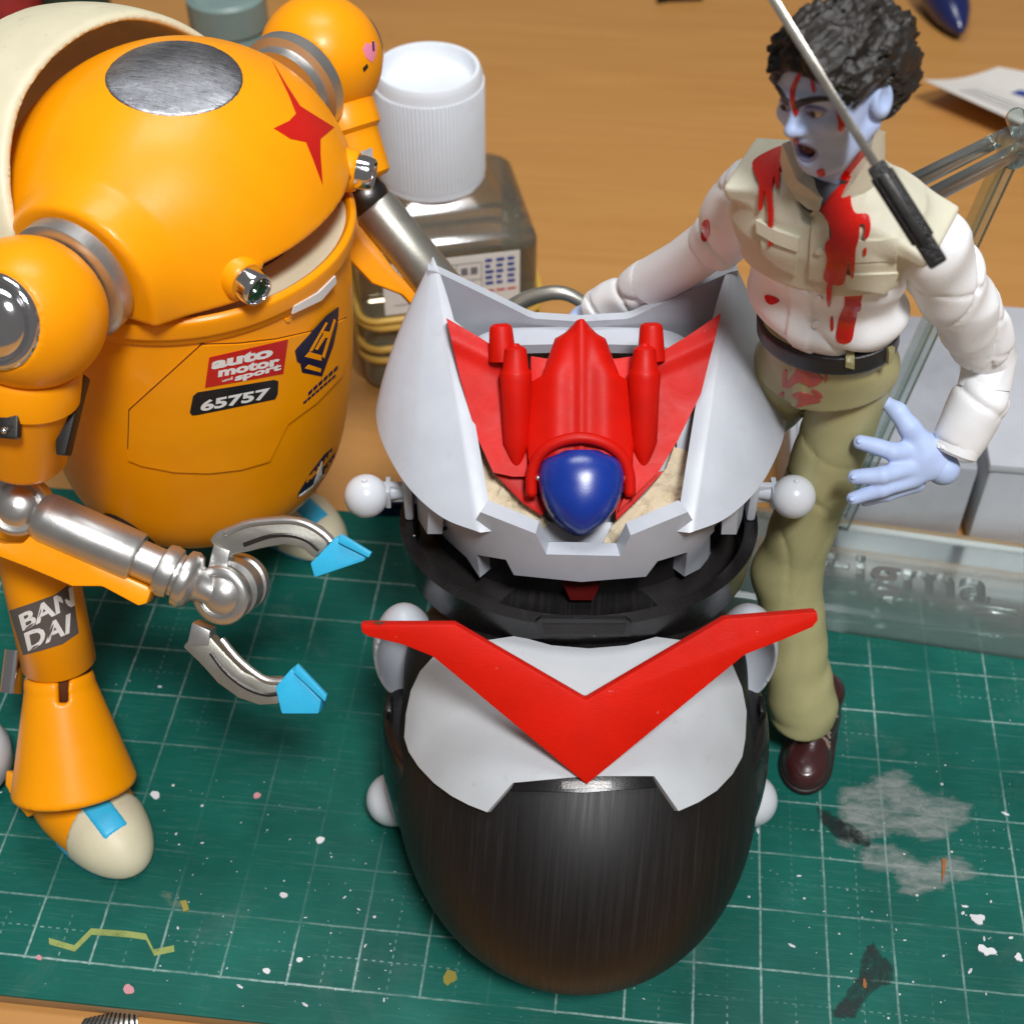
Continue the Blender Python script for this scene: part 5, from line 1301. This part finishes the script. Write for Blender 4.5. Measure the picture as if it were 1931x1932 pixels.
# shoes
def shoe(ankle, toe, z0):
    d0 = nrm([toe[0] - ankle[0], toe[1] - ankle[1], 0]); l0 = np.array([-d0[1], d0[0], 0]); c = np.array([toe[0], toe[1], z0]) - d0 * .95; fx = np.stack([d0, l0, EZ])
    Q = lambda P: (P - c.astype(f4)) @ fx.T.astype(f4)
    def up_(P):
        q = Q(P); d = ell(q, (.42, 0, .16), (.55, .40, .34)); d = smin(d, ell(q, (-.45, 0, .25), (.55, .36, .5)), .3); d = smin(d, cap(q, (-.4, 0, .4), (-.42, 0, 1.0), .34, .36), .2)
        tongue = ell(q, (.02, 0, .38), (.42, .24, .26)); d = smin(d, tongue, .12)
        seam = np.abs(ell(q, (.46, 0, .34), (.42, .29, .4))) - .02
        return smax(d - .012 * np.exp(-(seam / .03) ** 2), .10 - q[:, 2], .04)
    lo_, hi_ = c + [-1.4, -1.4, -.05], c + [1.4, 1.4, 1.5]
    so_ = add('shoe', *surfnet(up_, lo_, hi_, .035), 'shoe_brown', fig, angle=None)
    add('sole', *surfnet(lambda P: smax(smin(ell(Q(P), (.4, 0, .06), (.60, .44, .5)), ell(Q(P), (-.45, 0, .06), (.6, .40, .5)), .4), smax(Q(P)[:, 2] - .12, .003 - Q(P)[:, 2], .02), .03), lo_, hi_, .04), 'shoe_sole', so_, angle=None)
    for k in range(5):
        a_ = -.28 + .125 * k; zz = .86 - .10 * k
        for s in (-1, 1):
            path = np.array([c + d0 * (a_ + .06 * t_) + l0 * s * (.22 - .44 * t_) + EZ * (zz - .14 - .02 * k + .10 * math.sin(math.pi * t_) - .05 * t_) for t_ in np.linspace(0, 1, 9)])
            P_ = path.copy(); g_ = grad(up_, P_); dd_ = up_(P_.astype(f4)); P_ = P_ - g_ * (dd_ - .012)[:, None]
            add('lace', *tube(P_, .024, 6), 'lace', so_)
shoe(at(1540, 1352, z=0), at(1508, 1494, z=.03), 0.0)
shoe(np.array([9.85, 7.8, 0]), np.array([9.6, 6.75, 0]), .39)
# head
HC = np.array([10.405, 4.585, 11.85]); HX = np.array([[.71, -.668, .222], [-.662, -.741, -.113], [-.24, .067, .968]]); HX = np.stack([nrm(r) for r in HX]); HS = .92
hw = lambda l, f_, u: HC + HS * (HX[0] * l + HX[1] * f_ + HX[2] * u)
def hl(P): return ((P - HC.astype(f4)) @ HX.T.astype(f4)) / HS
def head(P):
    q = hl(P); a = np.stack([np.abs(q[:, 0]), q[:, 1], q[:, 2]], 1)
    d = ell(q, (0, -.08, .25), (.62, .74, .66))
    d = smin(d, ell(q, (0, .20, -.16), (.50, .50, .66)), .18)
    d = smin(d, ell(q, (0, .42, -.66), (.27, .22, .26)), .16)          # chin
    d = smin(d, cap(a, (.20, .30, -.72), (.46, -.10, -.36), .12, .12), .16)   # jaw line
    d = smin(d, ell(a, (.33, .46, -.10), (.16, .16, .12)), .12)         # cheekbones
    d = smin(d, cap(a, (.08, .66, .23), (.38, .50, .24), .075, .06), .08)     # brow ridge
    d = smax(d, -ell(a, (.235, .76, .095), (.15, .16, .085)), .09)      # eye sockets
    n_ = cap(q, (0, .64, .18), (0, .80, -.10), .055, .085); n_ = smin(n_, ell(q, (0, .80, -.12), (.085, .10, .075)), .05)
    n_ = smin(n_, ell(a, (.09, .72, -.15), (.065, .09, .06)), .05); d = smin(d, n_, .07)
    d = smax(d, -ell(a, (.045, .77, -.205), (.028, .04, .03)), .02)
    d = smin(d, cap(a, (.0, .70, -.30), (.16, .60, -.36), .055, .045), .06)   # upper lip
    d = smin(d, cap(a, (.0, .60, -.66), (.15, .55, -.57), .06, .05), .06)     # lower lip
    d = smax(d, -ell(q, (0, .68, -.475), (.185, .28, .15)), .05)       # open mouth
    ear = smax(ell(a, (.63, -.12, -.02), (.10, .17, .25)), -ell(a, (.74, -.08, .0), (.08, .10, .16)), .04); d = smin(d, ear, .05)
    nk = cap(P, hw(0, -.2, -.55), NB - Zt * .1, .36, .40)
    return smin(d, nk, .14)
V, F = surfnet(head, HC + [-1.2, -1.2, -2.0], HC + [1.2, 1.2, 1.1], .026); hd = add('head', V, F, 'skin_blue', fig, angle=None)
for s in (-1, 1):
    e_ = add('eye', *ball(hw(s * .225, .565, .085), .105 * HS, 24, 16), 'eye_white', hd)
    ec = hw(s * .225, .565, .085); ed = nrm(HX[1] + HX[0] * (.05 * s) - HX[2] * .1)
    add('iris', *lathe([(0, .042), (.012, .038), (.02, .0)], ec + ed * .092, ed, 16), 'brow', e_)
    lid = [hw(s * l, f_, u) for l, f_, u in ((.10, .63, .095), (.16, .665, .135), (.23, .66, .15), (.31, .60, .125), (.35, .54, .09))]
    add('eyelid', *tube(curve(lid, 16), .026, 8), 'lip', hd)
    lid = [hw(s * l, f_, u) for l, f_, u in ((.10, .63, .075), (.17, .645, .04), (.25, .63, .03), (.33, .56, .065))]
    add('eyelid', *tube(curve(lid, 14), .022, 8), 'lip', hd)
    bp = np.array([hw(s * l, f_, u) for l, f_, u in ((.07, .74, .20), (.17, .72, .245), (.28, .64, .27), (.40, .52, .25))]); bp = curve(bp, 18)
    g_ = grad(head, bp); bp = bp - g_ * (head(bp.astype(f4)) + .01)[:, None]
    add('eyebrow', *tube(bp, np.linspace(.05, .028, len(bp)), 8), 'brow', hd)
add('mouth_inside', *ball(hw(0, .44, -.465), .17 * HS, 24, 16), 'mouth_dark', hd)
lips = np.array([hw(.17 * math.cos(a), .63 + .05 * math.sin(a) * (1 if math.sin(a) > 0 else .3) - .06 * abs(math.cos(a)) ** 2, -.465 + .145 * math.sin(a)) for a in np.linspace(0, 2 * math.pi, 28, endpoint=False)])
for _ in range(2): lips = lips - grad(head, lips) * (head(lips.astype(f4)) - .0)[:, None] * .6
add('lips', *tube(lips, .032, 8, True), 'lip', hd)
# hair
def curls(P):
    q = hl(P); Q = np.stack([q[:, 0] * 1.7, q[:, 1] * .75 + .3 * q[:, 2], q[:, 2] * 1.5], 1)
    s = wob(Q, 5.0, 1.0) * .5 + (1 - np.abs(wob(Q, 9.0, 2.0))) * 1.0 + .6 * (1 - np.abs(wob(Q, 17.0, 4.0))) + .7 * np.abs(wob(P, 15.0, 2.0))
    return .095 * s
def hair(P):
    q = hl(P); d = ell(q, (0, -.18, .42), (.74, .82, .56)); d = smin(d, ell(q, (0, -.60, .02), (.60, .42, .54)), .3)
    d = d - curls(P) + .04
    d = smax(d, -ell(q, (0, .78, -.22), (.72, .62, .80)), .10)
    a = np.stack([np.abs(q[:, 0]), q[:, 1], q[:, 2]], 1)
    d = smax(d, -ell(a, (.74, -.02, -.10), (.34, .30, .28)), .06)
    return d
V, F = surfnet(hair, HC + [-1.35, -1.35, -1.0], HC + [1.35, 1.35, 1.5], .024, False); add('hair', V, F, 'hair_black', hd, angle=None)
# blood
def bl_add(poly, fn, par, mat='blood_red', t=.016, step=5): add('blood', *onsurf(smooth_poly(poly, len(poly) * 5), fn, t, .0, .02, step), mat, par, angle=60)
def vestall(P): return np.minimum(vest(P) - .055, shirt(P))
bl_add([(1546, 384), (1566, 360), (1592, 336), (1606, 344), (1604, 372), (1612, 400), (1636, 404), (1642, 424), (1638, 446), (1630, 448), (1632, 426), (1622, 424), (1620, 450), (1614, 470), (1610, 518), (1604, 520), (1600, 490), (1592, 532), (1572, 536), (1554, 524), (1560, 490), (1556, 462), (1568, 444), (1562, 420), (1552, 404)], vestall, vo)
bl_add([(1596, 546), (1626, 546), (1618, 585), (1612, 612), (1604, 644), (1578, 642), (1582, 600), (1592, 575)], shirt, vo)
bl_add([(1420, 306), (1446, 288), (1480, 276), (1484, 300), (1462, 330), (1456, 360), (1458, 400), (1456, 430), (1450, 432), (1448, 385), (1442, 360), (1436, 394), (1431, 392), (1432, 350), (1424, 330)], vestall, vo)
bl_add([(1585, 332), (1606, 306), (1622, 286), (1632, 292), (1616, 318), (1598, 340)], lambda P: np.minimum(vest(P) - .07, head(P)), vo)
pz = lambda P: pelvis(P)
bl_add([(1516, 660), (1540, 664), (1572, 680), (1560, 690), (1540, 700), (1552, 716), (1530, 730), (1508, 720), (1488, 732), (1480, 726), (1500, 700)], pz, pv, 'blood_pale', .012)
bl_add([(1494, 744), (1520, 740), (1548, 756), (1526, 762), (1500, 768), (1506, 756)], pz, pv, 'blood_pale', .012)
for po in ([(1512, 128), (1519, 128), (1508, 150), (1500, 170), (1500, 196), (1506, 208), (1500, 220), (1494, 200), (1490, 178), (1496, 156)], [(1524, 130), (1530, 140), (1538, 168), (1533, 174), (1528, 150)],
           [(1576, 206), (1584, 212), (1592, 232), (1587, 250), (1581, 246), (1580, 228)], [(1496, 262), (1504, 262), (1506, 272), (1498, 274)], [(1540, 322), (1552, 318), (1556, 328), (1546, 332)]):
    bl_add(po, head, hd, 'blood_red', .014, 3)
for po in ([(1560, 536), (1568, 538), (1566, 575), (1560, 572)], [(1436, 300), (1444, 298), (1440, 342), (1436, 340)], [(1462, 326), (1470, 322), (1468, 352), (1463, 350)], [(1575, 420), (1580, 420), (1578, 445)], [(1450, 452), (1455, 450), (1456, 462), (1451, 464)], [(1628, 470), (1634, 468), (1633, 480), (1628, 482)]): bl_add(po, vestall, vo, 'blood_red', .014, 4)
for po in ([(1444, 556), (1462, 560), (1470, 568), (1456, 574), (1446, 568)], [(1566, 600), (1571, 598), (1572, 620), (1567, 622)], [(1616, 575), (1624, 572), (1622, 584), (1617, 586)]): bl_add(po, shirt, vo, 'blood_red', .014, 4)
for po in ([(1478, 700), (1484, 700), (1482, 726), (1476, 728)], [(1556, 690), (1562, 690), (1560, 716), (1555, 718)], [(1470, 742), (1478, 740), (1476, 752), (1470, 752)], [(1530, 735), (1540, 736), (1552, 748), (1542, 750)]): bl_add(po, pz, pv, 'blood_pale', .012, 4)
lsf = sleeve(RSh, RE + (RSh - RE) * .08, .47, .44, 2.0, .15)
bl_add([(1326, 420), (1336, 415), (1338, 440), (1330, 456), (1322, 446)], lsf, fig)
# machete driven into the head, seen along its back
mch = thing('machete', at(1772, 500, d=15.9), 'machete with black grip sunk into the hair of the zombie figure', 'machete')
b0, b1, b2 = at(1440, -30, d=15.2), at(1652, 312, d=15.45), at(1771, 500, d=15.62)
wd = nrm(np.cross(nrm(b1 - b0), (b0 + b1 + b2) / 3 - CP)); rv_ = nrm((b0 + b1 + b2) / 3 - CP); inw = nrm(rv_ - nrm(b1 - b0) * (rv_ @ nrm(b1 - b0)))
V, F = prism([b0, b1, b1 + inw * .55, b0 + inw * .9 + (b0 - b1) * .02], wd, .095, .015); V = V - wd * .047; add('blade', V, F, 'steel_blade', mch)
gd_ = nrm(b2 - b1); add('grip', *box((b1 + b2) / 2 + inw * .2, (.105, .24, np.linalg.norm(b2 - b1) / 2), [wd, inw, gd_], .04), 'grip_black', mch)
for s in (-1, 1): add('grip_scale', *box((b1 + b2) / 2 + inw * .2 + wd * s * .09 - gd_ * .1, (.04, .20, np.linalg.norm(b2 - b1) / 2 - .22), [wd, inw, gd_], .02), 'grip_black', mch)
add('tang', *box((b1 + b2) / 2 - gd_ * .08 - inw * .065, (.045, .012, np.linalg.norm(b2 - b1) / 2 - .2), [wd, inw, gd_], .005), 'dark_metal', mch)
